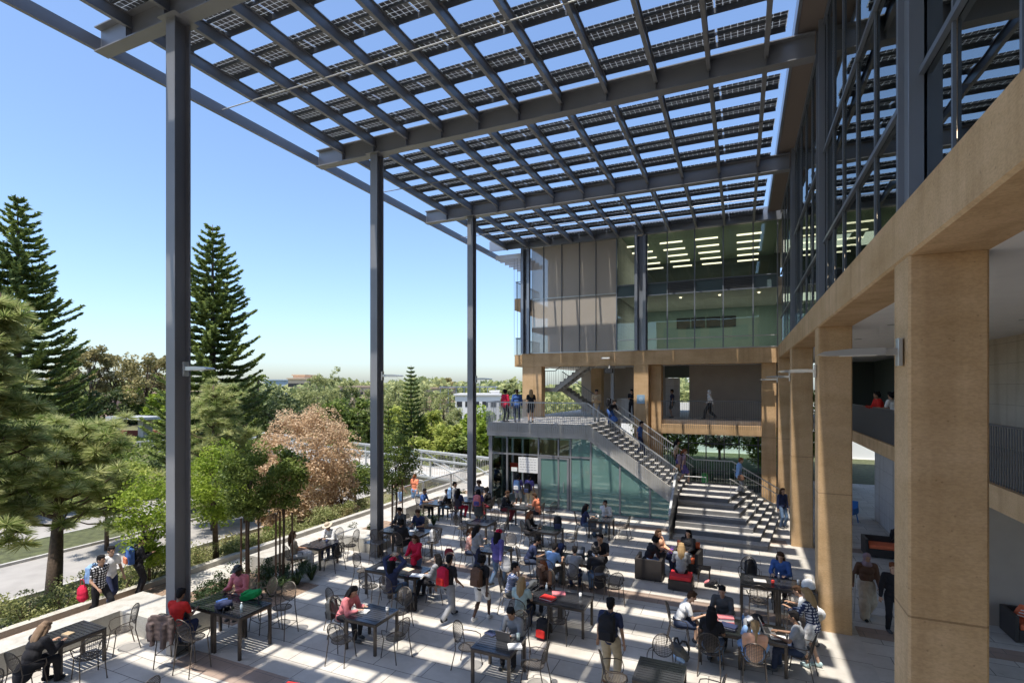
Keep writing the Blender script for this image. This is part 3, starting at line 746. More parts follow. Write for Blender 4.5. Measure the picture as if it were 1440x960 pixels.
def limb(m, a, b, ra, rb, n=10):
    a = Vector(a); b = Vector(b); pts = [a.lerp(b, f) for f in (0, .25, .5, .75, 1)]
    bulge = [1, 1.06, 1.0, .97, 1]
    m.tube(pts, [(ra + (rb - ra) * f) * g for f, g in zip((0, .25, .5, .75, 1), bulge)], n)
    m.ell(a, (ra,) * 3, n, 6); m.ell(b, (rb,) * 3, n, 6)
class Pose: pass
def make_pose(pel, lean, headp, hl, hr, fl, fr, toe=(0, 0), elb=(0, -.6, -1), head_yaw=0, kneepole=(0, 1, .3)):
    P = Pose(); P.pel = Vector(pel); L = R(lean)
    up = Vector((0, math.sin(L), math.cos(L))); fw = Vector((0, math.cos(L), -math.sin(L))); P.up, P.fw = up, fw
    P.chest = P.pel + up * .36; P.neck = P.pel + up * .50
    hp = R(headp + lean * .55); hu = Vector((0, math.sin(hp), math.cos(hp)))
    P.head = P.neck + Vector((0, .015, 0)) + hu * .155
    P.hrot = Matrix.Rotation(R(head_yaw), 3, 'Z') @ Matrix.Rotation(-hp, 3, 'X')
    P.sh = {}; P.el = {}; P.ha = {}; P.hip = {}; P.kn = {}; P.an = {}; P.toe = {}
    for s_, hnd, ft, tt in ((-1, hl, fl, toe[0]), (1, hr, fr, toe[1])):
        P.sh[s_] = P.pel + up * .455 + Vector((s_ * .175, 0, 0))
        ep = Vector((s_ * .5, elb[1], elb[2]))
        P.el[s_], P.ha[s_] = ik(P.sh[s_], hnd, .285, .25, ep)
        P.hip[s_] = P.pel + Vector((s_ * .09, 0, -.03))
        P.kn[s_], P.an[s_] = ik(P.hip[s_], ft, .435, .42, Vector((s_ * .12 + kneepole[0], kneepole[1], kneepole[2])))
        P.toe[s_] = tt
    return P
def hand(m, w, d, s_, curl=.6):
    d = d.normalized(); side = d.cross(Vector((0, 0, 1)))
    side = side.normalized() if side.length > .1 else Vector((1, 0, 0))
    nrm = side.cross(d).normalized()
    if nrm.z > 0: nrm = -nrm
    q = Matrix((side, d, nrm)).transposed()
    m.ell(w + d * .05, (.040, .052, .017), 10, 6, q)
    for k, (o, l) in enumerate(((-.028, .062), (-.010, .072), (.010, .068), (.028, .052))):
        a = w + d * .085 + side * o; b = a + d * l * .5 + nrm * l * .15 * curl; c = b + d * l * .35 + nrm * l * .45 * curl
        m.tube([a, b, c], [.0105, .0098, .0088], 6); m.ell(c, (.009,) * 3, 6, 4)
    a = w + d * .03 - side * s_ * .03; b = a - side * s_ * .028 + d * .03 + nrm * .008; c = b + d * .028 + nrm * .012
    m.tube([a, b, c], [.0135, .0115, .0095], 6); m.ell(c, (.0095,) * 3, 6, 4)
def body_mesh(P, name):
    m = MB()
    def torso(dr):
        q = Matrix.Rotation(-math.atan2(P.up.y, P.up.z), 3, 'X')
        m.ell(P.pel + P.up * .0, (.150 + dr, .108 + dr, .12 + dr), 14, 10, q)
        m.ell(P.pel + P.up * .17, (.132 + dr, .094 + dr, .18 + dr), 14, 10, q)
        m.ell(P.pel + P.up * .34, (.158 + dr, .110 + dr, .17 + dr), 14, 10, q)
        limb(m, P.sh[-1] * .97 + P.sh[1] * .03, P.sh[1] * .97 + P.sh[-1] * .03, .055 + dr, .055 + dr)
    torso(-.004)
    limb(m, P.neck - P.up * .06, P.head - (P.head - P.neck).normalized() * .06, .058, .052)
    h = P.head; q = P.hrot
    m.ell(h + q @ Vector((0, -.008, .025)), (.076, .094, .092), 16, 12, q)
    m.ell(h + q @ Vector((0, .018, -.045)), (.058, .068, .070), 14, 10, q)
    m.ell(h + q @ Vector((0, .078, -.088)), (.024, .022, .02), 8, 6, q)          # chin
    m.tube([h + q @ Vector((0, .084, .022)), h + q @ Vector((0, .106, -.018)), h + q @ Vector((0, .088, -.032))], [.009, .015, .010], 8)
    for s_ in (-1, 1):
        m.ell(h + q @ Vector((s_ * .078, -.004, -.008)), (.012, .020, .032), 8, 6, q)
        m.ell(h + q @ Vector((s_ * .030, .074, .030)), (.022, .014, .010), 8, 6, q)   # brow
    for s_ in (-1, 1):
        limb(m, P.sh[s_], P.el[s_], .048, .036); limb(m, P.el[s_], P.ha[s_], .037, .024)
        hand(m, P.ha[s_], (P.ha[s_] - P.el[s_]), s_)
        limb(m, P.hip[s_], P.kn[s_], .083, .052); limb(m, P.kn[s_], P.an[s_], .053, .034)
        k = P.kn[s_].lerp(P.an[s_], .28); m.ell(k, (.056, .058, .09), 10, 8)
    return remeshed(m, name, .0095, 2)
def shirt_mesh(P, name, long=False, loose=0.0, hem=0.0, seed=1):
    m = MB(); q = Matrix.Rotation(-math.atan2(P.up.y, P.up.z), 3, 'X'); dr = .014 + loose
    m.ell(P.pel + P.up * (.03 - hem), (.152 + dr, .112 + dr, .13 + hem), 14, 10, q)
    m.ell(P.pel + P.up * .17, (.140 + dr, .102 + dr, .19), 14, 10, q)
    m.ell(P.pel + P.up * .34, (.160 + dr, .113 + dr, .155), 14, 10, q)
    limb(m, P.sh[-1], P.sh[1], .058 + dr * .6, .058 + dr * .6)
    for s_ in (-1, 1):
        e = P.sh[s_].lerp(P.el[s_], 1 if long else .62)
        limb(m, P.sh[s_], e, .058 + dr * .5, .046 + dr * .7)
        if long: limb(m, P.el[s_], P.el[s_].lerp(P.ha[s_], .93), .047 + dr * .5, .034 + dr * .4)
    return remeshed(m, name, .0125, 2, .007, seed)
def trouser_mesh(P, name, frac=.94, loose=0.0, seed=2):
    m = MB(); dr = .012 + loose; q = Matrix.Rotation(-math.atan2(P.up.y, P.up.z) * .6, 3, 'X')
    m.ell(P.pel + P.up * .01, (.153 + dr, .114 + dr, .11), 14, 10, q)
    for s_ in (-1, 1):
        if frac < .6:
            limb(m, P.hip[s_], P.hip[s_].lerp(P.kn[s_], frac * 1.8), .090 + dr, .074 + dr)
        else:
            limb(m, P.hip[s_], P.kn[s_], .088 + dr, .060 + dr); limb(m, P.kn[s_], P.kn[s_].lerp(P.an[s_], frac), .060 + dr, .045 + dr)
    return remeshed(m, name, .0125, 2, .006, seed)
def skirt_mesh(P, name, ln=.5, seed=3):
    m = MB(); a = P.pel + Vector((0, 0, .08)); k = (P.kn[-1] + P.kn[1]) / 2
    for s_ in (-1, 1):
        limb(m, P.hip[s_], P.hip[s_].lerp(P.kn[s_], min(1, ln * 2)), .115, .12)
    limb(m, P.pel, P.hip[-1].lerp(P.hip[1], .5).lerp(k, min(1, ln * 2)), .15, .13)
    if ln > .6:
        for s_ in (-1, 1): limb(m, P.kn[s_], P.kn[s_].lerp(P.an[s_], ln * 1.0), .13, .12)
    m.ell(P.pel, (.165, .125, .12), 12, 8)
    return remeshed(m, name, .014, 2, .008, seed)
def shoe_mesh():
    m = MB()
    m.ell((0, .055, -.035), (.045, .125, .042), 12, 8); m.ell((0, -.02, -.005), (.042, .058, .055), 10, 8)
    m.ell((0, .12, -.042), (.048, .06, .032), 10, 8)
    o = remeshed(m, 'shoe', .011, 1)
    return o
def hair_meshes():
    out = {}
    def cap(m, z=0.0):
        m.ell((0, -.022, .040), (.086, .098, .096), 16, 12); m.ell((0, -.058, -.005), (.072, .055, .085), 12, 10)
        m.ell((0, .035, .092), (.062, .055, .035), 10, 6)
        for k in range(14):
            a = k * 2.4; m.ell((.06 * math.cos(a), -.02 + .065 * math.sin(a), .085 + .02 * math.sin(k * 5)), (.028, .028, .024), 8, 6)
    m = MB(); cap(m); out['short'] = remeshed(m, 'hair', .010, 1, .004, 4)
    m = MB(); cap(m)
    for s_ in (-1, 1): m.tube([(s_ * .07, -.02, .03), (s_ * .088, -.025, -.08), (s_ * .085, -.04, -.2), (s_ * .07, -.06, -.31)], [.03, .034, .032, .014], 8)
    m.tube([(0, -.07, .04), (0, -.09, -.1), (0, -.105, -.24), (0, -.11, -.36)], [.07, .075, .062, .024], 10)
    m.tube([(-.04, -.07, .04), (-.045, -.09, -.1), (-.05, -.10, -.24), (-.04, -.10, -.34)], [.05, .055, .045, .02], 10)
    m.tube([(.04, -.07, .04), (.045, -.09, -.1), (.05, -.10, -.24), (.045, -.10, -.33)], [.05, .055, .045, .02], 10)
    out['long'] = remeshed(m, 'hair', .011, 2, .006, 5)
    m = MB(); cap(m); m.tube([(0, -.1, .03), (0, -.15, .0), (0, -.16, -.1), (0, -.13, -.26)], [.03, .035, .032, .010], 8); out['tail'] = remeshed(m, 'hair', .010, 1, .004, 6)
    m = MB(); cap(m)
    for k in range(60):
        a = k * 2.4; zz = -.04 + .17 * (k % 12) / 12; r_ = .085 * math.sqrt(max(.1, 1 - (zz - .04) ** 2 / .02)); r_ = .088
        p = (r_ * math.cos(a), -.035 + r_ * math.sin(a) * .95, zz)
        if p[1] > .02 and zz < .06: continue
        m.ell(p, (.032,) * 3, 8, 6)
    out['curly'] = remeshed(m, 'hair', .011, 1, .006, 7)
    m = MB(); m.ell((0, -.012, .045), (.092, .106, .088), 16, 12)
    out['cap'] = None
    m2 = MB(); m2.v = []; 
    mm = MB(); mm.ell((0, -.012, .05), (.090, .104, .085), 18, 12)
    mm.tube([(0, .07, .058), (0, .165, .050)], [.07, .055], 12)
    # flatten peak
    out['cap'] = remeshed(mm, 'cap', .009, 1)
    n = len(out['cap'].vertices); co = np.empty(n * 3); out['cap'].vertices.foreach_get('co', co); co = co.reshape(-1, 3)
    msk = co[:, 1] > .085; co[msk, 2] = .055 + (co[msk, 2] - .055) * .16 - (co[msk, 1] - .085) * .15
    low = co[:, 2] < .02; co[low, 2] = .02 + (co[low, 2] - .02) * .1; out['cap'].vertices.foreach_set('co', co.ravel()); out['cap'].update()
    mm = MB(); mm.ell((0, -.01, .07), (.088, .10, .082), 18, 10)
    for k in range(2): mm.tube([(0, -.01, .040), (0, -.01, .052)], [.185, .175], 24)
    out['straw'] = remeshed(mm, 'hat', .009, 1, .002, 3)
    mm = MB(); mm.ell((0, -.022, .032), (.095, .104, .108), 16, 12); mm.ell((0, -.03, -.08), (.088, .09, .10), 14, 10); mm.ell((0, -.02, -.17), (.15, .125, .07), 14, 10)
    mm.ell((0, .055, -.12), (.07, .06, .06), 10, 8)
    out['scarf'] = remeshed(mm, 'headscarf', .011, 2, .004, 8)
    return out
POSES = {
 'stand': make_pose((0, 0, .93), 1, 2, (-.27, .02, .84), (.27, .04, .84), (-.11, 0, .085), (.11, .03, .085), (12, -12)),
 'phone': make_pose((0, 0, .93), 3, 18, (-.05, .28, 1.16), (.08, .30, 1.17), (-.11, .02, .085), (.11, -.02, .085), (10, -10)),
 'walk': make_pose((0, 0, .90), 4, 3, (-.26, -.16, .88), (.25, .22, .92), (-.09, .30, .10), (.09, -.30, .15), (3, -3)),
 'walk2': make_pose((0, 0, .915), 3, 6, (-.25, .16, .87), (.26, -.12, .86), (-.09, -.22, .13), (.09, .22, .09), (3, -3)),
 'down': make_pose((0, 0, .90), 5, 14, (-.27, .10, .85), (.27, -.04, .85), (-.09, .26, -.05), (.09, -.12, .13), (3, -3)),
 'rail': make_pose((0, -.05, .90), 20, -6, (-.20, .40, 1.10), (.18, .42, 1.10), (-.12, -.05, .085), (.12, -.1, .085), (8, -8)),
 'bend': make_pose((0, -.15, .88), 52, -6, (-.15, .50, .95), (.2, .48, .95), (-.11, 0, .085), (.13, -.08, .085), (8, -8)),
 'reach': make_pose((0, 0, .93), 10, 12, (-.10, .46, 1.12), (.10, .46, 1.10), (-.12, .06, .085), (.10, -.08, .085), (8, -8)),
 'sit': make_pose((0, -.05, .56), 8, 10, (-.16, .36, .77), (.16, .38, .77), (-.12, .42, .085), (.12, .36, .085), (10, -10)),
 'lean': make_pose((0, -.05, .56), 27, 12, (-.14, .46, .77), (.13, .48, .77), (-.12, .34, .085), (.12, .40, .085), (10, -10)),
 'back': make_pose((0, .0, .55), -9, 6, (-.10, .27, .70), (.10, .27, .70), (-.12, .52, .085), (.12, .46, .085), (14, -14)),
 'chin': make_pose((0, -.05, .56), 12, 4, (-.16, .36, .77), (.03, .20, 1.13), (-.12, .42, .085), (.12, .36, .085), (10, -10)),
 'armsup': make_pose((0, -.05, .56), 2, 5, (-.13, .06, 1.36), (.14, .10, 1.38), (-.12, .36, .085), (.12, .40, .085), (10, -10), (0, .3, .4)),
 'legsup': make_pose((0, .02, .54), -16, 12, (-.12, .25, .66), (.12, .25, .66), (-.08, .76, .80), (.07, .74, .74), (0, 0)),
 'stool': make_pose((0, -.05, .80), 12, 14, (-.16, .36, 1.01), (.16, .38, 1.01), (-.12, .24, .32), (.12, .26, .32), (10, -10)),
 'stoolback': make_pose((0, -.03, .80), -4, 4, (-.13, .34, .99), (.12, .28, .93), (-.12, .28, .32), (.12, .24, .32), (10, -10)),
}
HAIR = hair_meshes(); SHOE = shoe_mesh()
EYE = MB().ell((0, 0, 0), (.011, .007, .006), 8, 6).mesh('eye', M['black'], True)
CACHE = {}
def pmesh(kind, pose):
    k = (kind, pose)
    if k not in CACHE:
        P = POSES[pose]; sd = abs(hash(k)) % 1000 if False else (len(CACHE) * 7 + 3)
        CACHE[k] = {'body': lambda: body_mesh(P, 'body_' + pose), 'tee': lambda: shirt_mesh(P, 'shirt', False, .004, .02, sd),
                    'long': lambda: shirt_mesh(P, 'long_sleeve', True, .004, .02, sd), 'jacket': lambda: shirt_mesh(P, 'jacket', True, .016, .05, sd),
                    'coat': lambda: shirt_mesh(P, 'coat', True, .022, .14, sd), 'trousers': lambda: trouser_mesh(P, 'trousers', .94, 0, sd),
                    'loose': lambda: trouser_mesh(P, 'trousers', .97, .014, sd), 'shorts': lambda: trouser_mesh(P, 'shorts', .42, .008, sd),
                    'skirt': lambda: skirt_mesh(P, 'skirt', .38, sd), 'longskirt': lambda: skirt_mesh(P, 'long_skirt', .95, sd)}[kind]()
        CACHE[k].materials.append(None)
    return CACHE[k]
MC = {}
def cloth(col, pattern=None):
    k = (tuple(col), pattern)
    if k in MC: return MC[k]
    m = pm('cloth', col, .85, 0, .2, var=.14, vs=9, bump=.15, bs=60)
    if pattern:
        nt = m.node_tree; b = nt.nodes['Principled BSDF']; tc = nt.nodes.new('ShaderNodeTexCoord')
        w = nt.nodes.new('ShaderNodeTexWave'); w.inputs['Scale'].default_value = 9 if pattern == 'stripe' else 5; w.bands_direction = 'Z'; w.wave_profile = 'SIN'
        lk(nt, tc.outputs['Object'], w.inputs['Vector'])
        r = nt.nodes.new('ShaderNodeValToRGB'); r.color_ramp.interpolation = 'CONSTANT'; r.color_ramp.elements[1].position = .72
        r.color_ramp.elements[0].color = (*col, 1); r.color_ramp.elements[1].color = (.65, .65, .68, 1); lk(nt, w.outputs['Fac'], r.inputs[0]); out = r.outputs[0]
        if pattern == 'plaid':
            w.inputs['Scale'].default_value = 5; w2 = nt.nodes.new('ShaderNodeTexWave'); w2.inputs['Scale'].default_value = 5; w2.bands_direction = 'X'; lk(nt, tc.outputs['Object'], w2.inputs['Vector'])
            a = nt.nodes.new('ShaderNodeMath'); a.operation = 'ADD'; lk(nt, w.outputs['Fac'], a.inputs[0]); lk(nt, w2.outputs['Fac'], a.inputs[1])
            h = nt.nodes.new('ShaderNodeMath'); h.operation = 'MULTIPLY'; h.inputs[1].default_value = .5; lk(nt, a.outputs[0], h.inputs[0]); lk(nt, h.outputs[0], r.inputs[0])
            r.color_ramp.elements[1].position = .62
        lk(nt, out, b.inputs['Base Color'])
    MC[k] = m; return m
SKIN = [pm('skin', c, .55, 0, .4, var=.06, vs=8) for c in ((.52, .33, .23), (.42, .25, .165), (.26, .145, .09), (.10, .055, .035))]
HC = {'black': (.012, .011, .012), 'brown': (.06, .032, .018), 'red': (.20, .07, .03), 'ash': (.22, .15, .10), 'blond': (.36, .24, .12), 'grey': (.5, .5, .5)}
C_ = dict(black=(.022, .022, .026), navy=(.035, .045, .10), blue=(.06, .13, .36), jeans=(.11, .17, .27), dkjeans=(.04, .055, .10), white=(.72, .72, .72), grey=(.28, .29, .31),
          dkgrey=(.09, .095, .10), red=(.62, .035, .03), crimson=(.55, .02, .06), pink=(.68, .22, .24), tan=(.42, .32, .20), khaki=(.46, .38, .26), ltblue=(.25, .40, .66), purple=(.12, .10, .30),
          coral=(.75, .25, .14), brown=(.14, .08, .055), green=(.02, .30, .08), beige=(.52, .44, .34), maroon=(.22, .035, .045), peach=(.75, .42, .28), aqua=(.42, .55, .56), mauve=(.30, .22, .26))
def person(pos, rz, pose, label, top=('tee', 'grey', None), bot=('trousers', 'dkjeans'), hair=('short', 'black'), skin=1, shoe='dkgrey', scale=1.0, group=None, hat=None):
    P = POSES[pose]
    e = empty('person', pos, label, 'person', group, R(rz)); e.scale = (scale,) * 3
    def part(name, me, mat, loc=None, rot=None):
        o = bpy.data.objects.new(name, me); COL.objects.link(o); o.parent = e
        if not me.materials: me.materials.append(None)
        o.material_slots[0].link = 'OBJECT'; o.material_slots[0].material = mat
        if loc is not None: o.location = loc
        if rot is not None: o.rotation_euler = rot
        return o
    bo = part('body', pmesh('body', pose), SKIN[skin])
    tn = {'tee': 'shirt', 'long': 'sweater', 'jacket': 'jacket', 'coat': 'coat'}[top[0]]
    part(tn, pmesh(top[0], pose), cloth(C_[top[1]], top[2] if len(top) > 2 else None))
    bn = {'trousers': 'trousers', 'loose': 'trousers', 'shorts': 'shorts', 'skirt': 'skirt', 'longskirt': 'skirt'}[bot[0]]
    part(bn, pmesh(bot[0], pose), cloth(C_[bot[1]]))
    er = P.hrot.to_euler()
    if hair: part('hair' if hair[0] != 'scarf' else 'headscarf', HAIR[hair[0]], cloth(HC[hair[1]] if hair[1] in HC else C_[hair[1]]), P.head, er)
    if hat: part('hat', HAIR[hat[0]], cloth(C_[hat[1]] if hat[1] in C_ else hat[1]), P.head + P.hrot @ Vector((0, 0, .012)), er)
    for s_ in (-1, 1):
        d = (P.an[s_] - P.kn[s_])
        rx = 0
        if pose == 'legsup': rx = R(70)
        part('shoe', SHOE, cloth(C_[shoe]), P.an[s_] + Vector((0, .0, -.005)), (rx, 0, R(-P.toe[s_] * s_ * s_)))
        o = bpy.data.objects.new('eye', EYE); COL.objects.link(o); o.parent = bo; o.location = P.head + P.hrot @ Vector((s_ * .032, .0835, .012)); o.rotation_euler = er
    return e

# ============================================================ plaza furniture
M['bronze'] = pm('bronze_powder_coat', (.085, .070, .058), .35, .35, .5, var=.15, vs=5)
M['tabletop'] = pm('dark_bronze_slats', (.085, .088, .10), .22, .6, .6, var=.12, vs=4)
M['wire'] = pm('bronze_wire', (.075, .064, .055), .45, .4)
def make_table(h, w=.87, d=.87, slat='x', name='table'):
    e = empty(name, (0, 0, 0), 'x', 'table')
    m = MB(); f = .05; t = .03
    m.box(-w / 2, w / 2, -d / 2, -d / 2 + f, h - t, h); m.box(-w / 2, w / 2, d / 2 - f, d / 2, h - t, h)
    m.box(-w / 2, -w / 2 + f, -d / 2 + f, d / 2 - f, h - t, h); m.box(w / 2 - f, w / 2, -d / 2 + f, d / 2 - f, h - t, h)
    n = 9; g = (d - 2 * f) / n
    for k in range(n): y = -d / 2 + f + g * k + .006; m.box(-w / 2 + f, w / 2 - f, y, y + g - .02, h - .022, h - .002)
    m.build('tabletop', M['tabletop'], e)
    m = MB(); a = .03
    m.box(-w / 2 + .06, w / 2 - .06, -d / 2 + .01, -d / 2 + .03, h - .09, h - t - .001); m.box(-w / 2 + .06, w / 2 - .06, d / 2 - .03, d / 2 - .01, h - .09, h - t - .001)
    m.box(-w / 2 + .01, -w / 2 + .03, -d / 2 + .06, d / 2 - .06, h - .09, h - t - .001); m.box(w / 2 - .03, w / 2 - .01, -d / 2 + .06, d / 2 - .06, h - .09, h - t - .001)
    m.build('apron', M['bronze'], e)
    for sx in (-1, 1):
        for sy in (-1, 1):
            cx, cy = sx * (w / 2 - .032), sy * (d / 2 - .032)
            MB().box(cx - .03, cx + .03, cy - .03, cy + .03, 0, h - t - .002, c=.004).build('leg', M['bronze'], e)
    return e
def make_chair(hs=.45, name='chair', stool=False):
    e = empty(name, (0, 0, 0), 'x', 'chair'); w = .22; r = .011
    # seat: rim and crossing wires
    def disc(c, rx, rz_, fn, n=24): return [fn(c, rx * math.cos(2 * math.pi * k / n), rz_ * math.sin(2 * math.pi * k / n)) for k in range(n + 1)]
    m = MB(); seatf = lambda c, a, b2: (a, b2 + .0, hs - .02 * (1 - (a * a + b2 * b2) / .05))
    m.tube([seatf(0, (.215 * math.cos(t_)) , .205 * math.sin(t_)) for t_ in [2 * math.pi * k / 24 for k in range(25)]], .010, 5, False)
    n = 13
    for k in range(-n // 2 + 1, n // 2 + 1):
        x = k * .03
        L_ = .2 * math.sqrt(max(0, 1 - (x / .215) ** 2))
        pts = [seatf(0, x, -L_ + 2 * L_ * j / 4) for j in range(5)]; m.tube(pts, .0042, 4, False)
        pts = [seatf(0, -L_ + 2 * L_ * j / 4, x) for j in range(5)]; m.tube(pts, .0042, 4, False)
    m.build('seat', M['wire'], e)
    m = MB(); zc = hs + .27
    bf = lambda x, z: (x, -.21 - (z - hs) * .22 + .9 * x * x, z)
    def arch(t_):  # outline of the rounded back
        return (.205 * math.cos(t_), zc + .02 + .215 * math.sin(t_))
    m.tube([bf(*arch(2 * math.pi * k / 26)) for k in range(27)], .010, 5, False)
    for k in range(-6, 7):
        x = k * .031; L_ = .21 * math.sqrt(max(0, 1 - (x / .205) ** 2))
        m.tube([bf(x, zc + .02 - L_ + 2 * L_ * j / 3) for j in range(4)], .0042, 4, False)
        m.tube([bf(-L_ * .97 + 2 * L_ * .97 * j / 4, zc + .02 + x * 1.03) for j in range(5)], .0042, 4, False)
    m.build('backrest', M['wire'], e)
    for s_ in (-1, 1):
        m = MB(); a = Vector(bf(s_ * .2, hs + .24))
        m.tube([a, (s_ * .26, -.15, hs + .225), (s_ * .275, .05, hs + .22), (s_ * .265, .16, hs + .19), (s_ * .235, .19, hs + .09), (s_ * .21, .17, hs)], .010, 6)
        m.build('armrest', M['bronze'], e)
        MB().tube([(s_ * .2, .16, hs), (s_ * .225, .23, 0)], .0115, 6).build('leg', M['bronze'], e)
        MB().tube([bf(s_ * .19, hs + .2), (s_ * .205, -.2, hs), (s_ * .225, -.30, 0)], .0115, 6).build('leg', M['bronze'], e)
    if stool or hs > .6:
        m = MB(); f = .28 / hs
        z = .28; a = [(.224, .205, z), (-.224, .205, z), (-.22, -.255, z), (.22, -.255, z), (.224, .205, z)]
        m.tube(a, .009, 5); m.build('footrest', M['bronze'], e)
    return e
proto = {('t', .72): make_table(.72), ('t', .95): make_table(.95), ('c', 0): make_chair(.45), ('c', 1): make_chair(.70, 'bar_chair')}
used = set()
def inst(key, loc, rz, label, cat, group):
    o = proto[key]
    if key in used: o = copy_tree(o)
    used.add(key)
    o.location = loc; o.rotation_euler = (0, 0, R(rz)); o['label'] = label; o['category'] = cat; o['group'] = group
    return o
G_T = 'slatted dark tables on the plaza'; G_C = 'round backed wire chairs around the tables'; G_B = 'tall wire bar chairs'
SIDE = {'S': 'near side of', 'N': 'far side of', 'W': 'left side of', 'E': 'right side of'}
def table(cx, cy, h, label, n=1, rz=0):
    for k in range(n):
        x = cx + (k - (n - 1) / 2) * .875
        lab = label if n == 1 else label + (', left one' if k == 0 else ', right one')
        inst(('t', h), (x, cy, 0.006), rz, lab, 'table', G_T)
def chair(x, y, rz, label, tall=0):
    return inst(('c', tall), (x, y, .006), rz, label, 'chair', G_B if tall else G_C)
# rz: 0 faces +Y (away), 90 faces -X (left), 180 faces the viewer, -90 faces +X (right)
table(-13.25, 6.5, .72, 'small blue-topped slatted table in the near left corner beside the long bench')
chair(-12.85, 5.55, 8, 'wire chair carrying the woman in black in the near left corner')
chair(-12.55, 4.75, 100, 'wire armchair cut by the bottom left corner of the picture')
chair(-12.35, 6.35, 78, 'empty wire chair on the right side of the near left corner table')
chair(-13.0, 7.35, 165, 'empty wire chair between the near left corner table and the bench corner')
table(-10.95, 8.5, .95, 'tall dark table with green and blue backpacks beside the near steel column', 2)
chair(-11.35, 7.45, 20, 'tall wire chair draped with a brown jacket beside the near steel column', 1)
chair(-10.65, 7.42, 5, 'empty tall wire chair on the near side of the green backpack table', 1)
chair(-11.55, 9.35, 185, 'tall wire chair under the man in a dark cap and pink jacket', 1)
chair(-10.85, 9.35, 170, 'empty tall wire chair beside the man in the pink jacket', 1)
chair(-10.15, 9.30, 190, 'empty tall wire chair on the far right of the green backpack table', 1)
table(-7.9, 9.85, .72, 'blue slatted table of the woman in pink, in the open plaza')
chair(-8.75, 9.85, -85, 'wire chair carrying the woman in the pink jacket')
chair(-9.25, 10.25, -70, 'empty wire chair behind the woman in the pink jacket')
chair(-8.05, 9.0, 12, 'empty wire chair on the near side of the pink-jacket woman\'s table')
chair(-7.05, 9.6, 75, 'empty wire chair on the right side of the pink-jacket woman\'s table')
chair(-7.75, 10.7, 185, 'empty wire chair on the far side of the pink-jacket woman\'s table')
table(-9.16, 12.6, .72, 'dark slatted table of the woman in the red headscarf', 2)
chair(-9.5, 11.75, 5, 'empty wire chair left of the woman in the red headscarf')
chair(-8.75, 11.70, 0, 'wire chair carrying the woman in the red headscarf')
chair(-10.5, 12.7, -80, 'empty wire chair on the left end of the red headscarf woman\'s table')
chair(-7.85, 12.6, 95, 'wire chair carrying the woman in pale grey near the red backpack man')
chair(-8.15, 13.55, 178, 'empty wire chair on the far side of the red headscarf woman\'s table')
table(-13.07, 13.55, .72, 'dark table with paper cup beside the straw hat person and the bench')
chair(-13.35, 12.68, -12, 'wire chair carrying the long haired woman opposite the straw hat')
chair(-13.25, 14.45, 180, 'wire chair carrying the person in the straw hat')
chair(-12.25, 13.35, 85, 'wire chair with a black bag on the right of the straw hat table')
chair(-12.6, 14.5, 160, 'empty wire chair right of the straw hat person by the long return bench')
table(-10.88, 15.38, .95, 'tall blue-topped table beside the middle steel column', 2)
chair(-10.5, 14.62, 0, 'tall wire chair carrying the person in black at the middle column table', 1)
chair(-11.45, 14.62, 15, 'empty tall wire chair nearest the middle steel column', 1)
chair(-11.6, 16.2, 175, 'tall wire chair carrying the man in grey behind the middle column table', 1)
chair(-10.8, 16.2, 185, 'tall wire chair carrying the man in navy and yellow', 1)
chair(-9.7, 15.3, 95, 'tall wire chair with a white bag on the right of the middle column table', 1)
table(-12.9, 20.6, .72, 'small dark table between the two men beside the far bench')
chair(-13.55, 20.5, -88, 'wire chair carrying the man in blue beside the far bench')
chair(-12.3, 20.8, 88, 'wire chair carrying the man in black opposite the man in blue')
chair(-11.85, 20.5, 60, 'empty wire chair right of the man in black by the far bench')
table(-9.35, 18.3, .72, 'empty bright blue-topped table in the middle of the far plaza')
chair(-10.1, 18.1, -90, 'empty wire chair on the left side of the empty blue-topped table')
chair(-9.5, 17.5, 8, 'empty wire chair on the near side of the empty blue-topped table')
chair(-8.55, 18.3, 100, 'empty wire chair on the right side of the empty blue-topped table')
chair(-9.3, 19.15, 175, 'empty wire chair on the far side of the empty blue-topped table')
table(-7.4, 15.45, .72, 'blue table just behind the person in the red cap')
chair(-8.3, 15.4, -85, 'wire chair carrying the woman in coral stripes')
chair(-7.3, 16.3, 182, 'empty wire chair beyond the table of the red cap person')
table(-11.0, 20.75, .95, 'tall table ringed by standing people at the farthest steel column')
chair(-11.35, 20.0, 0, 'tall wire chair under the person in navy and red at the crowded table', 1)
chair(-10.25, 20.7, 92, 'tall wire chair on the right side of the crowded tall table', 1)
table(-8.6, 20.5, .95, 'tall dark table before the cafe counter, between two people in black')
chair(-9.35, 20.5, -88, 'tall wire chair carrying the person in black left of the counter table', 1)
chair(-7.85, 20.5, 88, 'tall wire chair carrying the person in black and orange', 1)
chair(-7.45, 21.0, 60, 'empty tall wire chair right of the person in black and orange', 1)
table(-6.55, 18.35, .72, 'dark table with a black backpack standing on it in the far plaza')
chair(-7.35, 18.3, -88, 'wire chair carrying the auburn haired woman in black')
chair(-6.75, 17.45, 20, 'empty wire chair turned on the near side of the black backpack table')
chair(-5.7, 18.2, 95, 'empty wire chair on the right side of the black backpack table')
chair(-6.0, 17.5, 30, 'empty wire chair at the near right corner of the black backpack table')
table(-5.15, 20.7, .72, 'small dark table below the green glass, at the man in white')
chair(-5.95, 20.6, -75, 'empty wire chair behind the woman in blue below the green glass')
chair(-5.15, 21.5, 180, 'wire chair carrying the man in the white jacket')
chair(-4.3, 20.7, 85, 'empty wire chair right of the man in the white jacket')
chair(-5.2, 19.9, 0, 'empty wire chair facing the man in the white jacket')
table(-4.95, 15.55, .72, 'dark table cluttered with bags among the group of young men', 2)
chair(-6.25, 15.3, -80, 'wire chair carrying the man in the dark blue shirt')
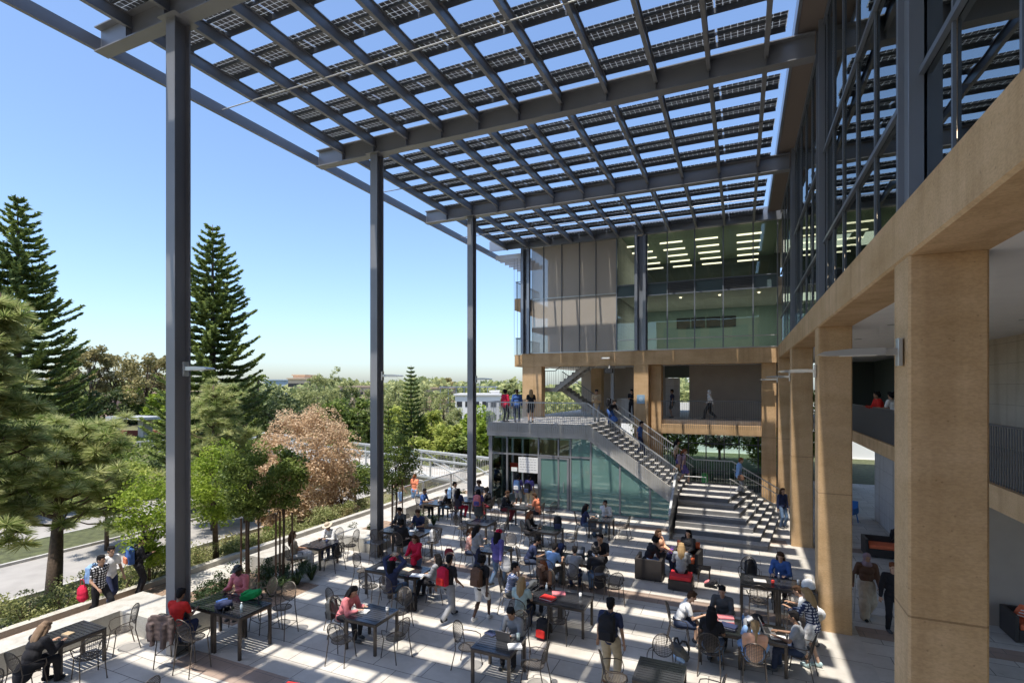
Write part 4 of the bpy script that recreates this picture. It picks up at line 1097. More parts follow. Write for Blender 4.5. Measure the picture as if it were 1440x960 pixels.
chair(-6.4, 14.6, -60, 'empty wire chair left behind the man in light blue')
chair(-5.25, 14.75, 0, 'wire chair carrying the man in the light blue shirt')
chair(-4.5, 14.7, 0, 'wire chair carrying the man in grey and navy among the young men')
chair(-3.75, 14.85, 25, 'wire chair carrying the person in the black hooded top')
chair(-4.3, 16.5, 180, 'wire chair carrying the man in black with hand on chin')
chair(-3.25, 14.45, 30, 'empty wire chair on the right behind the black hooded top')
table(-4.30, 12.5, .72, 'long slatted table with red folders in the centre foreground', 2)
chair(-5.65, 12.75, -80, 'wire chair carrying the man in the blue striped shirt')
chair(-4.95, 11.75, 5, 'wire chair carrying the blonde woman in the pale aqua top')
chair(-4.9, 13.4, 180, 'wire chair carrying the red haired woman eating')
chair(-4.0, 11.8, 15, 'empty wire chair on the near side of the red folder table')
table(-4.6, 9.8, .72, 'slatted table with an open grey laptop')
chair(-5.35, 9.85, -88, 'empty wire chair on the left side of the laptop table')
chair(-3.8, 9.75, 92, 'empty wire chair on the right side of the laptop table')
chair(-4.55, 10.6, 180, 'wire chair carrying the woman at the laptop')
table(-1.38, 9.98, .72, 'empty sunlit slatted table at the bottom edge of the picture')
chair(-1.45, 10.72, 182, 'empty wire chair on the far side of the bottom edge table')
chair(-2.2, 9.95, -70, 'empty wire chair beside the man in navy with tan trousers')
chair(-.55, 9.9, 85, 'empty wire chair on the right side of the bottom edge table')
table(.01, 12.53, .72, 'sunlit slatted table of the big group at the sandy column', 2)
chair(-1.32, 12.75, -85, 'wire chair carrying the young man in the white shirt')
chair(-.4, 13.35, 180, 'wire chair carrying the woman in the dark grey top')
chair(-.58, 11.75, -5, 'wire chair carrying the black haired woman seen from behind')
chair(.25, 11.65, 0, 'wire chair carrying the blonde with feet up on the table')
chair(1.12, 12.35, 75, 'wire chair carrying the man in grey beside the plaid shirt woman')
table(.86, 15.12, .95, 'tall table butting against the second sandy column', 2)
chair(.2, 15.95, 180, 'empty tall wire chair with a black bag beyond the tall column table', 1)
chair(1.0, 15.95, 180, 'tall wire chair carrying the woman in dark blue', 1)
chair(.4, 14.3, 0, 'empty tall wire chair on the near side of the tall column table', 1)
chair(1.2, 14.3, 5, 'tall wire chair nearest the second sandy column', 1)
table(-7.08, 6.62, .72, 'dark table with a red folder cut off by the bottom edge')
chair(-9.7, 5.75, 100, 'wire chair whose back just shows at the bottom edge left of centre')

# ============================================================ the people, where the photograph has them
Z = .006
def sp(x, y, rz, pose, label, **k):   # seated or standing on the plaza
    return person((x, y, k.pop('z', Z)), rz, pose, label, **k)
sp(-12.85, 5.6, 8, 'lean', 'person in loose black clothes with long fair hair leaning on the near left corner table', top=('coat', 'black'), bot=('trousers', 'black'), hair=('long', 'ash'), shoe='black')
sp(-11.32, 7.5, 15, 'stool', 'person in a bright red shirt leaning on the green backpack table', top=('tee', 'red'), bot=('trousers', 'navy'), skin=2)
sp(-11.55, 9.30, 190, 'stool', 'man in a dark cap and pink open jacket behind the green backpack', top=('jacket', 'pink'), bot=('trousers', 'grey'), skin=3, hat=('cap', 'dkgrey'))
sp(-8.72, 9.85, -88, 'lean', 'long haired woman in a pink jacket writing at a blue slatted table', top=('jacket', 'pink'), bot=('trousers', 'black'), hair=('long', 'black'))
sp(-8.75, 11.78, 0, 'armsup', 'woman in navy with both hands raised to a red headscarf', top=('jacket', 'navy'), bot=('trousers', 'jeans'), hair=('long', 'black'), hat=('cap', 'crimson'))
sp(-8.95, 13.25, 178, 'reach', 'woman in a red top standing behind the red headscarf table', top=('jacket', 'crimson'), bot=('trousers', 'jeans'), hair=('long', 'brown'), scale=.94)
sp(-7.9, 12.6, 92, 'back', 'long haired woman in a pale grey cardigan beside the man with the red backpack', top=('jacket', 'grey'), bot=('trousers', 'black'), hair=('long', 'black'))
sp(-13.35, 12.75, -28, 'back', 'long haired woman with a pale patterned skirt on the concrete bench side', top=('tee', 'beige'), bot=('longskirt', 'white'), hair=('long', 'brown'))
sp(-13.25, 14.38, 178, 'lean', 'person in a straw hat and white shirt bent over the table', top=('long', 'white'), bot=('trousers', 'navy'), hair=('short', 'grey'), hat=('straw', 'beige'), skin=0)
sp(-10.5, 14.62, 12, 'stoolback', 'person in black on the near side of the middle column table', top=('jacket', 'black'), bot=('shorts', 'black'), hair=('curly', 'black'))
sp(-11.6, 16.15, 178, 'stool', 'dark haired man in grey with folded arms behind the middle column table', top=('long', 'dkgrey'), hair=('short', 'black'))
sp(-10.8, 16.15, 182, 'stool', 'bearded man in a navy shirt with a yellow stripe', top=('tee', 'navy'), bot=('trousers', 'dkgrey'), hair=('short', 'brown'))
sp(-13.5, 20.5, -86, 'sit', 'man in a blue shirt seated beside the far concrete bench', top=('tee', 'blue'), bot=('trousers', 'black'), skin=2)
sp(-12.35, 20.8, 88, 'sit', 'man in a black shirt facing the man in blue', top=('long', 'black'), bot=('trousers', 'jeans'))
# around the crowded tall table
sp(-12.0, 20.75, -70, 'stand', 'man standing with a light blue backpack at the crowded tall table', top=('long', 'grey'), bot=('trousers', 'dkjeans'))
sp(-11.35, 20.05, -8, 'stoolback', 'person in navy and red sitting at the crowded tall table', top=('tee', 'navy'), bot=('trousers', 'crimson'), hair=('long', 'black'))
sp(-11.1, 21.55, 178, 'phone', 'person in a black and white striped top behind the crowded tall table', top=('tee', 'black', 'stripe'), bot=('trousers', 'navy'), hair=('curly', 'brown'))
sp(-10.35, 19.95, 12, 'stand', 'person in a grey skirt with a pink backpack at the crowded tall table', top=('tee', 'purple'), bot=('skirt', 'dkgrey'), hair=('long', 'black'), scale=.95)
sp(-10.25, 20.75, 92, 'stool', 'person in dark clothes with a large black backpack at the crowded table', top=('jacket', 'black'), bot=('trousers', 'maroon'), hair=('curly', 'black'))
# counter table
sp(-9.35, 20.5, -85, 'stool', 'person in black hunched left of the tall counter table', top=('jacket', 'black'), bot=('trousers', 'maroon'), hair=('short', 'brown'))
sp(-7.85, 20.5, 86, 'stool', 'person in black with an orange panel right of the counter table', top=('tee', 'coral'), bot=('trousers', 'black'), hair=('short', 'brown'))
sp(-10.15, 24.05 - .2, 4, 'stand', 'customer in grey shorts with a pale blue backpack at the cafe counter', top=('tee', 'purple'), bot=('shorts', 'grey'), skin=2, scale=.98)
sp(-9.55, 23.95 - .1, -6, 'stand', 'customer in tan trousers with a dark shoulder bag at the cafe counter', top=('tee', 'purple'), bot=('trousers', 'khaki'), skin=2)
sp(-7.35, 18.3, -86, 'sit', 'auburn haired woman in black at the table with the black backpack', top=('long', 'black'), bot=('trousers', 'black'), hair=('long', 'red'), skin=0)
sp(-5.75, 20.35, -55, 'sit', 'long haired woman in a blue top seen from behind below the green glass', top=('tee', 'navy'), bot=('trousers', 'jeans'), hair=('long', 'black'))
sp(-5.15, 21.45, 178, 'chin', 'man in a white jacket facing the viewer below the green glass', top=('jacket', 'white'), bot=('trousers', 'jeans'))
# middle of the plaza
sp(-8.3, 15.4, -80, 'sit', 'woman in a coral striped top beside a dark red handbag', top=('tee', 'coral', 'stripe'), bot=('trousers', 'dkjeans'), hair=('tail', 'brown'))
sp(-7.75, 14.75, -30, 'phone', 'long haired woman in pale grey standing behind the brown backpack', top=('jacket', 'grey'), bot=('trousers', 'navy'), hair=('long', 'black'), scale=.96)
sp(-6.75, 14.25, -20, 'walk2', 'person in a bright red cap and purple jacket holding a white tote bag', top=('jacket', 'purple'), bot=('trousers', 'jeans'), hair=('long', 'black'), hat=('cap', 'crimson'))
sp(-6.92, 11.65, -12, 'walk', 'man walking away in grey trousers with a red backpack', top=('tee', 'black'), bot=('loose', 'grey'), hair=('short', 'black'), skin=2, shoe='black')
sp(-6.12, 11.95, -8, 'walk2', 'person walking away in a white skirt with a brown backpack', top=('tee', 'black'), bot=('shorts', 'white'), hair=('curly', 'black'), skin=3, shoe='white')
# young men's table
sp(-6.15, 15.35, -70, 'lean', 'young man in a dark blue shirt on the left of the crowded bag table', top=('tee', 'navy'), bot=('trousers', 'dkjeans'))
sp(-5.25, 14.8, -15, 'lean', 'man in a light blue shirt seen from behind at the bag table', top=('tee', 'ltblue'), bot=('trousers', 'dkgrey'))
sp(-4.5, 14.75, 10, 'lean', 'man in a grey and navy shirt seen from behind at the bag table', top=('tee', 'grey'), bot=('trousers', 'navy'))
sp(-3.8, 14.9, 30, 'lean', 'person in a large black hooded top and pale jeans bending over the bag table', top=('coat', 'black'), bot=('loose', 'jeans'), hair=('curly', 'black'))
sp(-4.05, 16.3, 175, 'chin', 'man in black with one hand on his chin behind the bag table', top=('tee', 'black'), bot=('trousers', 'black'), skin=1, scale=1.04)
# red folder table
sp(-5.62, 12.75, -75, 'chin', 'man in a blue and white striped shirt looking at his phone', top=('tee', 'blue', 'stripe'), bot=('trousers', 'dkgrey'))
sp(-4.95, 11.82, 5, 'sit', 'blonde woman in a pale aqua top seen from behind', top=('tee', 'aqua'), bot=('trousers', 'dkjeans'), hair=('long', 'blond'), skin=0)
sp(-4.9, 13.35, 172, 'chin', 'red haired woman in dark brown eating at the red folder table', top=('long', 'brown'), bot=('trousers', 'black'), hair=('long', 'red'), skin=0)
sp(-4.5, 10.52, 172, 'lean', 'woman in a grey sweatshirt working at the open laptop', top=('jacket', 'grey'), bot=('trousers', 'black'), hair=('short', 'black'))
sp(-2.42, 10.45, -6, 'stand', 'man in a navy shirt and tan trousers with a black backpack in the foreground', top=('tee', 'navy'), bot=('loose', 'khaki'), skin=1, shoe='brown', scale=1.02)
# right hand group
sp(-1.3, 12.75, -80, 'lean', 'young man in a white shirt and denim shorts typing at the slatted table', top=('tee', 'white'), bot=('shorts', 'dkjeans'), hair=('short', 'brown'), skin=0)
sp(-.4, 13.32, 172, 'sit', 'woman in a dark grey top and glasses facing the viewer at the slatted table', top=('long', 'dkgrey'), bot=('trousers', 'black'), hair=('tail', 'black'))
sp(-.58, 11.82, -8, 'sit', 'woman with long black hair and a black shirt seen from behind', top=('tee', 'black'), bot=('trousers', 'jeans'), hair=('long', 'black'), skin=2)
sp(.25, 11.68, 6, 'legsup', 'blonde woman in pale pink with both legs up on the table', top=('tee', 'peach'), bot=('trousers', 'ltblue'), hair=('tail', 'blond'), skin=0, shoe='grey')
sp(1.08, 12.35, 78, 'sit', 'man in a grey shirt seated beside the plaid shirt woman', top=('tee', 'grey'), bot=('trousers', 'dkjeans'), skin=2)
sp(1.42, 12.85, 62, 'reach', 'woman with long fair hair in a blue plaid shirt and shorts standing', top=('jacket', 'navy', 'plaid'), bot=('shorts', 'white'), hair=('long', 'blond'), skin=0, shoe='aqua', scale=.98)
sp(1.5, 13.75, 80, 'bend', 'woman in a white top bending over in front of the second sandy column', top=('tee', 'white'), bot=('trousers', 'beige'), hair=('tail', 'brown'), scale=.95)
sp(1.0, 15.95, 168, 'stool', 'woman in a dark blue sweater reading at the tall column table', top=('long', 'blue'), bot=('trousers', 'black'), hair=('long', 'brown'), skin=0)
# lounge
sp(-2.72, 17.1, -55, 'lean', 'person in a black jacket curled over a laptop in the dark armchair', top=('coat', 'black'), bot=('trousers', 'ltblue'), hair=('curly', 'black'), z=-.06)
sp(-2.45, 17.85, -110, 'back', 'woman in a peach jacket and white top with a purple bag', top=('jacket', 'peach'), bot=('trousers', 'navy'), hair=('long', 'brown'), z=-.04)
sp(-1.62, 18.15, 165, 'back', 'woman with very long black hair in front of the orange bolster', top=('jacket', 'black'), bot=('trousers', 'grey'), hair=('long', 'black'), z=-.04)
sp(-1.65, 16.45, 5, 'sit', 'blonde woman in a light grey top sitting on the red ottoman', top=('long', 'grey'), bot=('trousers', 'black'), hair=('long', 'blond'), skin=0, z=-.02)
# behind the benches
sp(-15.2, 8.05, -75, 'walk', 'youth in patterned black carrying a blue and a pink bag on the terrace walk', top=('tee', 'black', 'plaid'), bot=('trousers', 'black'), skin=1, shoe='black', z=0)
sp(-15.75, 8.6, -88, 'walk2', 'youth in a white shirt half hidden behind the patterned black shirt', top=('tee', 'white'), bot=('trousers', 'navy'), z=0)
sp(-15.95, 9.45, -15, 'phone', 'man in black with a blue and orange backpack on the terrace walk', top=('long', 'black'), bot=('trousers', 'black'), hat=('cap', 'black'), shoe='black', z=0)
sp(-15.3, 21.1, -10, 'walk', 'woman in blue denim shorts walking behind the bench tree', top=('tee', 'khaki'), bot=('shorts', 'ltblue'), hair=('long', 'blond'), skin=0, z=0)
sp(-14.95, 21.9, -5, 'walk2', 'person in an orange top and blue shorts walking behind the bench tree', top=('tee', 'coral'), bot=('shorts', 'ltblue'), hair=('tail', 'red'), skin=0, z=0)
# terrace over the café
sp(-11.35, 24.95, -20, 'stand', 'person in a red jacket standing at the terrace rail', top=('jacket', 'crimson'), bot=('trousers', 'black'), hair=('curly', 'black'), z=4.2)
sp(-10.7, 25.0, 25, 'stand', 'person in a blue jacket beside the red jacket at the terrace rail', top=('jacket', 'blue'), bot=('trousers', 'dkjeans'), hair=('tail', 'brown'), z=4.2)
sp(-9.95, 25.1, 40, 'stand', 'person in black with a yellow wrap on the terrace', top=('tee', 'black'), bot=('shorts', 'black'), hair=('long', 'blond'), skin=0, z=4.2)
sp(-6.95, 26.9, 190, 'phone', 'person in a tan coat at the head of the stairs', top=('coat', 'tan'), bot=('trousers', 'grey'), z=4.2)
sp(-6.35, 28.3 - .7, 230, 'bend', 'person in black bending over a blue bag at the head of the stairs', top=('jacket', 'black'), bot=('trousers', 'blue'), z=4.04, scale=.9)
sp(-6.0, 31.6, 180, 'phone', 'person in black behind the counter on the upper walkway', top=('tee', 'black'), bot=('trousers', 'black'), z=4.2)
def step_z(x): return max(1.2, 4.2 - (x + 6.72) * .6875)
sp(-4.55, 25.9, -92, 'down', 'man in a blue shirt walking down the staircase', top=('tee', 'blue'), bot=('trousers', 'navy'), skin=0, z=2.70, shoe='dkgrey')
sp(-3.05, 27.6, -80, 'down', 'long haired woman in a cream top on the lower flight of the stairs', top=('tee', 'beige'), bot=('shorts', 'black'), hair=('long', 'black'), z=1.69)
sp(-2.55, 26.4, -70, 'walk2', 'woman in mauve with a lilac backpack at the foot of the flight', top=('tee', 'mauve'), bot=('shorts', 'purple'), hair=('tail', 'red'), skin=0, z=1.35)
sp(-.1, 26.3, -80, 'down', 'person in a light blue jacket with a brown bag going down the corner steps', top=('jacket', 'ltblue'), bot=('trousers', 'grey'), hair=('short', 'red'), skin=0, z=1.1)
sp(1.62, 25.1, -140, 'stand', 'person in dark clothes half hidden by a column at the foot of the steps', top=('long', 'navy'), bot=('trousers', 'jeans'), hair=('long', 'brown'), z=.003)
sp(-1.6, 31.6, 92, 'walk', 'person in a white headscarf walking along the upper walkway', top=('long', 'white'), bot=('loose', 'black'), hair=('scarf', 'white'), z=4.2)
sp(-3.75, 32.3, 100, 'stand', 'person in dark purple by the doorway on the upper walkway', top=('tee', 'navy'), bot=('shorts', 'black'), z=4.2)
# right wing
sp(4.75, 23.2, 100, 'rail', 'person in red leaning on the upper walkway rail between the sandy columns', top=('jacket', 'red'), bot=('trousers', 'black'), hair=('curly', 'black'), skin=2, z=4.2)
sp(4.85, 21.7, 40, 'rail', 'person in a white top beside the person in red at the upper rail', top=('tee', 'white'), bot=('trousers', 'navy'), hair=('curly', 'black'), z=4.2)
sp(3.0, 16.2, 185, 'walk2', 'person in a brown headscarf and beige coat walking with a crutch', top=('coat', 'brown'), bot=('longskirt', 'beige'), hair=('scarf', 'mauve'), shoe='black', z=.003)
sp(3.42, 15.5, 182, 'stand', 'person in a black jacket and red top beside the nearest sandy column', top=('jacket', 'black'), bot=('trousers', 'black'), hair=('tail', 'red'), skin=0, z=.003)

# ============================================================ bags and small things
def rounded(parts, name, voxel=.014, smooth=3):
    m = MB()
    for c, r_ in parts: m.ell(c, r_, 14, 10)
    return remeshed(m, name, voxel, smooth, .004, 9)
ME_PACK = None
def pack_meshes():
    m = MB(); m.box(-.145, .145, -.075, .075, .02, .43); m.ell((0, 0, .42), (.145, .078, .08), 14, 8); m.ell((0, .03, .22), (.165, .09, .21), 14, 10)
    shell = remeshed(m, 'pack_shell', .013, 6, .004, 3)
    m = MB(); m.box(-.115, .115, .07, .135, .05, .22); m.ell((0, .095, .2), (.12, .05, .05), 12, 8); pocket = remeshed(m, 'pocket', .012, 4)
    straps = []
    for s_ in (-1, 1):
        m = MB(); m.tube([(s_ * .07, -.07, .45), (s_ * .09, -.15, .46), (s_ * .11, -.21, .36), (s_ * .12, -.17, .18), (s_ * .12, -.07, .06)], [.02, .024, .024, .018, .012], 6)
        straps.append(m.mesh('strap', None if False else M['black'], True))
    m = MB(); m.tube([(-.04, -.05, .48), (-.03, -.05, .52), (.03, -.05, .52), (.04, -.05, .48)], .009, 6); h = m.mesh('handle', M['black'], True)
    return shell, pocket, straps, h
PK = pack_meshes()
def backpack(pos, rz, label, col, col2=None, tilt=0, roll=0, scale=1.0):
    e = empty('backpack', pos, label, 'backpack', None, R(rz)); e.rotation_euler = (R(tilt), R(roll), R(rz)); e.scale = (scale,) * 3
    for nm, me, mt in (('bag', PK[0], cloth(C_[col])), ('pocket', PK[1], cloth(C_[col2 or col])), ('strap', PK[2][0], None), ('strap', PK[2][1], None), ('handle', PK[3], None)):
        o = bpy.data.objects.new(nm, me); COL.objects.link(o); o.parent = e
        if mt:
            if not me.materials: me.materials.append(None)
            o.material_slots[0].link = 'OBJECT'; o.material_slots[0].material = mt
    return e
# worn on a back: (person x, y, facing) -> behind the shoulders, opening side away
def worn(x, y, rz, label, col, col2=None, z=.95, scale=1.0, back=.20):
    a = R(rz); dx, dy = math.sin(a) * back, -math.cos(a) * back
    return backpack((x + dx, y + dy, z), rz + 180, label, col, col2, 0, 0, scale)
worn(-6.92, 11.65, -12, 'crimson backpack worn by the man walking in grey trousers', 'crimson', 'red')
worn(-6.12, 11.95, -8, 'brown backpack worn by the walker in the white skirt', 'brown')
worn(-2.42, 10.45, -6, 'large black backpack worn by the man in navy and tan', 'black', z=.97, scale=1.08)
worn(-15.95, 9.45, -15, 'blue backpack with orange straps worn on the terrace walk', 'blue', 'coral', scale=1.05)
worn(-15.2, 8.05, -75, 'light blue backpack worn by the youth in patterned black', 'ltblue', 'blue')
worn(-12.0, 20.75, -70, 'light blue backpack worn at the crowded tall table', 'ltblue', 'navy')
worn(-10.35, 19.95, 12, 'pink and purple backpack worn by the person in the grey skirt', 'pink', 'purple')
worn(-10.15, 23.85, 4, 'pale blue backpack worn by the customer in grey shorts', 'ltblue', 'white')
worn(-9.55, 23.85, -6, 'dark low slung bag worn by the customer in tan trousers', 'black', 'navy', z=.85)
worn(-2.55, 26.4, -70, 'lilac backpack worn at the foot of the staircase flight', 'mauve', 'purple', z=2.3)
worn(-6.35, 27.6, 230, 'black backpack worn by the person bending at the head of the stairs', 'black', z=5.0, scale=.9)
backpack((-11.05, 8.35, .956), 70, 'navy blue backpack lying on the tall table next to the green bag', 'navy', 'blue', 70, 0, .95)
backpack((-10.95, 8.85, .97), 110, 'bright green bag lying on the tall table', 'green', 'green', 72, 0, .95)
backpack((-9.02, 9.8, .42), 95, 'dark backpack squeezed behind the woman in the pink jacket', 'dkgrey', 'black', -10)
backpack((-8.12, 11.75, Z), 20, 'black backpack standing on the paving under the red headscarf table', 'black')
backpack((-12.15, 13.35, .47), 80, 'black and white bag on the chair by the straw hat table', 'black', 'white', -12, 0, .85)
backpack((-9.68, 15.35, .72), 95, 'white bag on the tall chair by the middle column table', 'white', 'grey', -10, 0, .85)
backpack((-6.25, 18.45, .73), 200, 'small black backpack standing on the far plaza table', 'black', 'navy')
backpack((-5.35, 15.7, .73), 150, 'dark blue bag on the left of the young men\'s cluttered table', 'navy', 'black', 40, 0, .8)
backpack((-4.6, 15.75, .73), 190, 'grey bag in the middle of the young men\'s cluttered table', 'dkgrey', 'grey', 60, 0, .85)
backpack((-4.05, 15.72, .73), 230, 'black bag on the right of the young men\'s cluttered table', 'black', 'white', 70, 0, .85)
backpack((-4.35, 11.7, Z), 170, 'black and red backpack on the paving below the red folder table', 'black', 'red', 5)
backpack((-5.15, 12.6, .73), 120, 'dark teal bag on the left end of the red folder table', 'dkgrey', 'dkjeans', 50, 0, .8)
backpack((-1.15, 11.95, .1), 150, 'grey backpack slumped on the paving by the young man in white', 'dkgrey', 'ltblue', -40)
backpack((.25, 15.85, .75), 10, 'black backpack propped on the tall chair beyond the column table', 'black', 'black', -8)
backpack((.1, 12.75, .73), 120, 'black and white bag open on the sunlit group table', 'black', 'white', 65, 0, .8)
backpack((-1.0, 16.85, Z), 80, 'black bag on the floor beside the red ottoman', 'black', 'pink', 60, 0, .8)
backpack((5.0, 22.5, .55), 10, 'black bag resting on the dark lounge seat under the walkway', 'black', 'dkgrey', 20)
# laptops
def laptop(pos, rz, label, col=(.25, .25, .26), openr=105):
    e = empty('laptop', pos, label, 'laptop', None, R(rz))
    mt = pm('laptop_shell', col, .35, .7)
    MB().box(-.165, .165, -.115, .115, 0, .018, c=.008).build('base', mt, None).parent = e
    MB().box(-.15, .15, -.02, .09, .0185, .0195).build('keyboard', M['black'], None).parent = e
    m = MB(); a = R(openr - 90); m.box(-.165, .165, -.006, .006, 0, .225); o = m.build('lid', mt, None); o.parent = e
    o.location = (0, .118, .012); o.rotation_euler = (-a, 0, 0)
    s_ = MB().box(-.15, .15, -.0085, -.0065, .015, .212).build('screen', pm('dark_screen', (.03, .035, .05), .15), None); s_.parent = o
    return e
laptop((-4.52, 9.98, .721), 178, 'open grey laptop in front of the woman in the sweatshirt', (.22, .21, .20))
laptop((.55, 12.6, .721), 100, 'open silver laptop on the sunlit group table', (.4, .4, .41))
laptop((-.85 + .1, 12.65, .721), -80, 'dark laptop used by the young man in the white shirt', (.06, .06, .065))
laptop((-2.4, 17.35, .53), -60, 'laptop on the lap of the person in the dark armchair', (.5, .5, .52))
laptop((-9.1, 20.3, .952), -80, 'small laptop on the tall counter table', (.1, .1, .11))
laptop((-7.05, 18.25, .722), -90, 'pale laptop before the auburn haired woman', (.55, .55, .56))
def cup(pos, label, lid=(.8, .8, .78), body=(.8, .8, .78), r=.038, h=.11):
    e = empty('cup', pos, label, 'cup')
    m = MB(); m.tube([(0, 0, 0), (0, 0, h)], [r * .78, r], 14); m.build('cup_body', pm('paper_cup', body, .6), None, True).parent = e
    m = MB(); m.tube([(0, 0, h + .001), (0, 0, h + .012)], [r * 1.06, r * .95], 14); m.build('lid', pm('cup_lid', lid, .4), None, True).parent = e
cup((-13.3, 13.3, .722), 'white paper cup on the straw hat table')
cup((-12.95, 13.75, .722), 'dark cup on the straw hat table', (.05, .05, .05), (.06, .08, .2))
cup((-4.27, 10.05, .722), 'clear cup on the right side of the laptop table', (.6, .75, .72), (.6, .72, .7), .042, .13)
cup((.75, 15.0, .953), 'red cup on the tall column table', (.7, .05, .04), (.7, .05, .04), .04, .08)
cup((-8.35, 20.65, .952), 'white cup on the tall counter table')
cup((-5.3, 20.75, .722), 'small pale cup before the man in the white jacket')
def bottle(pos, label, col=(.5, .62, .7)):
    e = empty('bottle', pos, label, 'bottle')
    m = MB(); m.tube([(0, 0, 0), (0, 0, .15), (0, 0, .185), (0, 0, .2)], [.032, .032, .014, .013], 12); m.build('bottle_body', pm('clear_plastic', col, .15), None, True).parent = e
    m = MB(); m.tube([(0, 0, .201), (0, 0, .222)], .015, 10); m.build('cap', M['white'], None, True).parent = e
bottle((-4.62, 12.75, .722), 'clear water bottle on the red folder table')
bottle((.05, 12.95 - .15, .722), 'blue water bottle on the sunlit group table', (.12, .25, .5))
bottle((.9, 15.25, .953), 'dark water bottle on the tall column table', (.08, .09, .12))
def flat(name, pos, rz, w, d, h, col, label, cat, pages=True):
    e = empty(name, pos, label, cat, None, R(rz)); mt = cloth(col)
    m = MB().box(-w / 2, w / 2, -d / 2, d / 2, 0, h * .28); m.build('back_cover', mt, None).parent = e
    MB().box(-w / 2 + .006, w / 2 - .006, -d / 2 + .006, d / 2 - .012, h * .281, h * .78).build('pages', M['white'], None).parent = e
    MB().box(-w / 2, w / 2, -d / 2, d / 2, h * .781, h, c=.01).build('front_cover', mt, None).parent = e
flat('folder', (-4.42, 12.3, .722), -12, .36, .27, .05, C_['red'], 'thick bright red folder on the near edge of the long slatted table', 'folder')
flat('folder', (-4.28, 12.72, .722), 20, .34, .24, .03, C_['pink'], 'thin pink folder behind the thick red one', 'folder')
flat('folder', (-7.28, 6.85, .722), 10, .26, .22, .03, C_['red'], 'red folder on the table at the bottom edge', 'folder')
flat('book', (-8.15, 9.85, .722), 12, .24, .20, .02, (.7, .7, .68), 'white notebook before the woman in the pink jacket', 'notebook')
flat('book', (-4.22, 9.75, .722), 30, .28, .22, .03, (.75, .74, .72), 'white book beside the open grey laptop', 'book')
flat('book', (-4.92, 10.05, .722), -20, .26, .14, .02, C_['navy'], 'navy pencil case on the left of the laptop table', 'pencil case')
flat('book', (-8.35, 12.35, .722), 15, .36, .26, .012, (.6, .64, .7), 'pale magazine on the right half of the red headscarf table', 'magazine')
flat('book', (-8.85, 12.65, .722), -10, .3, .22, .02, (.62, .52, .38), 'open tan paper in front of the woman in red', 'paper')
flat('box', (-.32, 12.72, .722), 14, .34, .2, .12, C_['pink'], 'pink red box before the woman in dark grey', 'box')
flat('book', (.72, 12.35, .722), 5, .3, .22, .01, (.75, .73, .68), 'white papers at the right end of the group table', 'paper')
flat('book', (.45, 15.1, .953), 5, .3, .22, .012, (.6, .58, .55), 'open book left of the red cup on the tall column table', 'book')
flat('book', (.3, 12.95 - .1, .74), 25, .3, .2, .04, C_['maroon'], 'dark red case on the group table behind the laptop', 'case')
flat('book', (-13.2, 6.4, .722), 10, .2, .14, .03, C_['tan'], 'small snack tray on the near left corner table', 'tray')
flat('book', (-.25, 12.45, .722), -15, .34, .24, .05, C_['navy'], 'navy pouch on the near edge of the sunlit group table', 'pouch')
def sack(pos, r_, col, label, cat, name='bag', rot=0):
    m = MB(); m.ell((0, 0, r_[2]), r_, 14, 10); m.ell((0, 0, r_[2] * .6), (r_[0] * 1.05, r_[1] * 1.1, r_[2] * .6), 14, 10)
    me = remeshed(m, name, .016, 3, .012, 5); me.materials.append(cloth(col))
    e = empty(name, pos, label, cat, None, R(rot)); o = bpy.data.objects.new('pouch', me); COL.objects.link(o); o.parent = e
    MB().tube([(-r_[0] * .6, 0, r_[2] * 1.8), (-r_[0] * .4, 0, r_[2] * 2.6), (r_[0] * .4, 0, r_[2] * 2.6), (r_[0] * .6, 0, r_[2] * 1.8)], .008, 6).build('handle', cloth(col), None, True).parent = e
sack((-8.6, 14.55, .55), (.17, .09, .15), C_['maroon'], 'dark red handbag at the side of the woman in coral stripes', 'handbag')
sack((-6.45, 14.2, .50), (.18, .08, .24), C_['white'], 'white tote bag held by the person in the red cap', 'tote bag', 'tote_bag')
sack((-15.35, 7.75, .55), (.16, .10, .22), C_['crimson'], 'pink and red bag carried on the terrace walk', 'bag')
sack((1.55, 14.95, .955), (.16, .12, .13), C_['white'], 'white plastic bag on the tall column table', 'plastic bag')
sack((-2.1, 18.05, .45), (.12, .08, .10), (.20, .06, .35), 'purple bag between the two dark armchairs', 'handbag')
sack((-6.1, 27.2, 4.2), (.20, .12, .16), C_['blue'], 'blue bag on the floor at the head of the stairs', 'bag')
sack((.0, 26.0, 1.75), (.15, .09, .15), C_['brown'], 'brown shoulder bag of the person in the light blue jacket', 'shoulder bag')
sack((-8.9, 13.0, .722), (.10, .08, .13), C_['crimson'], 'bright red bag standing on the red headscarf table', 'bag')
# brown jacket hanging on the tall chair
m = MB(); m.box(-.22, .22, -.035, .03, -.28, .26); m.tube([(-.22, 0, .2), (-.27, -.01, 0), (-.25, -.02, -.3)], [.06, .055, .04], 8); m.tube([(.22, 0, .2), (.26, -.01, 0), (.25, -.02, -.34)], [.06, .055, .04], 8); m.tube([(-.18, -.03, .1), (-.16, -.05, -.38)], [.06, .05], 8); m.tube([(.1, -.03, .1), (.08, -.05, -.42)], [.07, .06], 8)
me = remeshed(m, 'jacket', .016, 4, .010, 8); me.materials.append(cloth(C_['mauve'])); me.materials[0] = cloth((.12, .09, .085))
o = bpy.data.objects.new('jacket', me); COL.objects.link(o); o.location = (-11.27, 7.13, .92); o.rotation_euler = (0, 0, R(20)); tag(o, 'dark brown jacket hanging over the back of the tall chair', 'jacket')
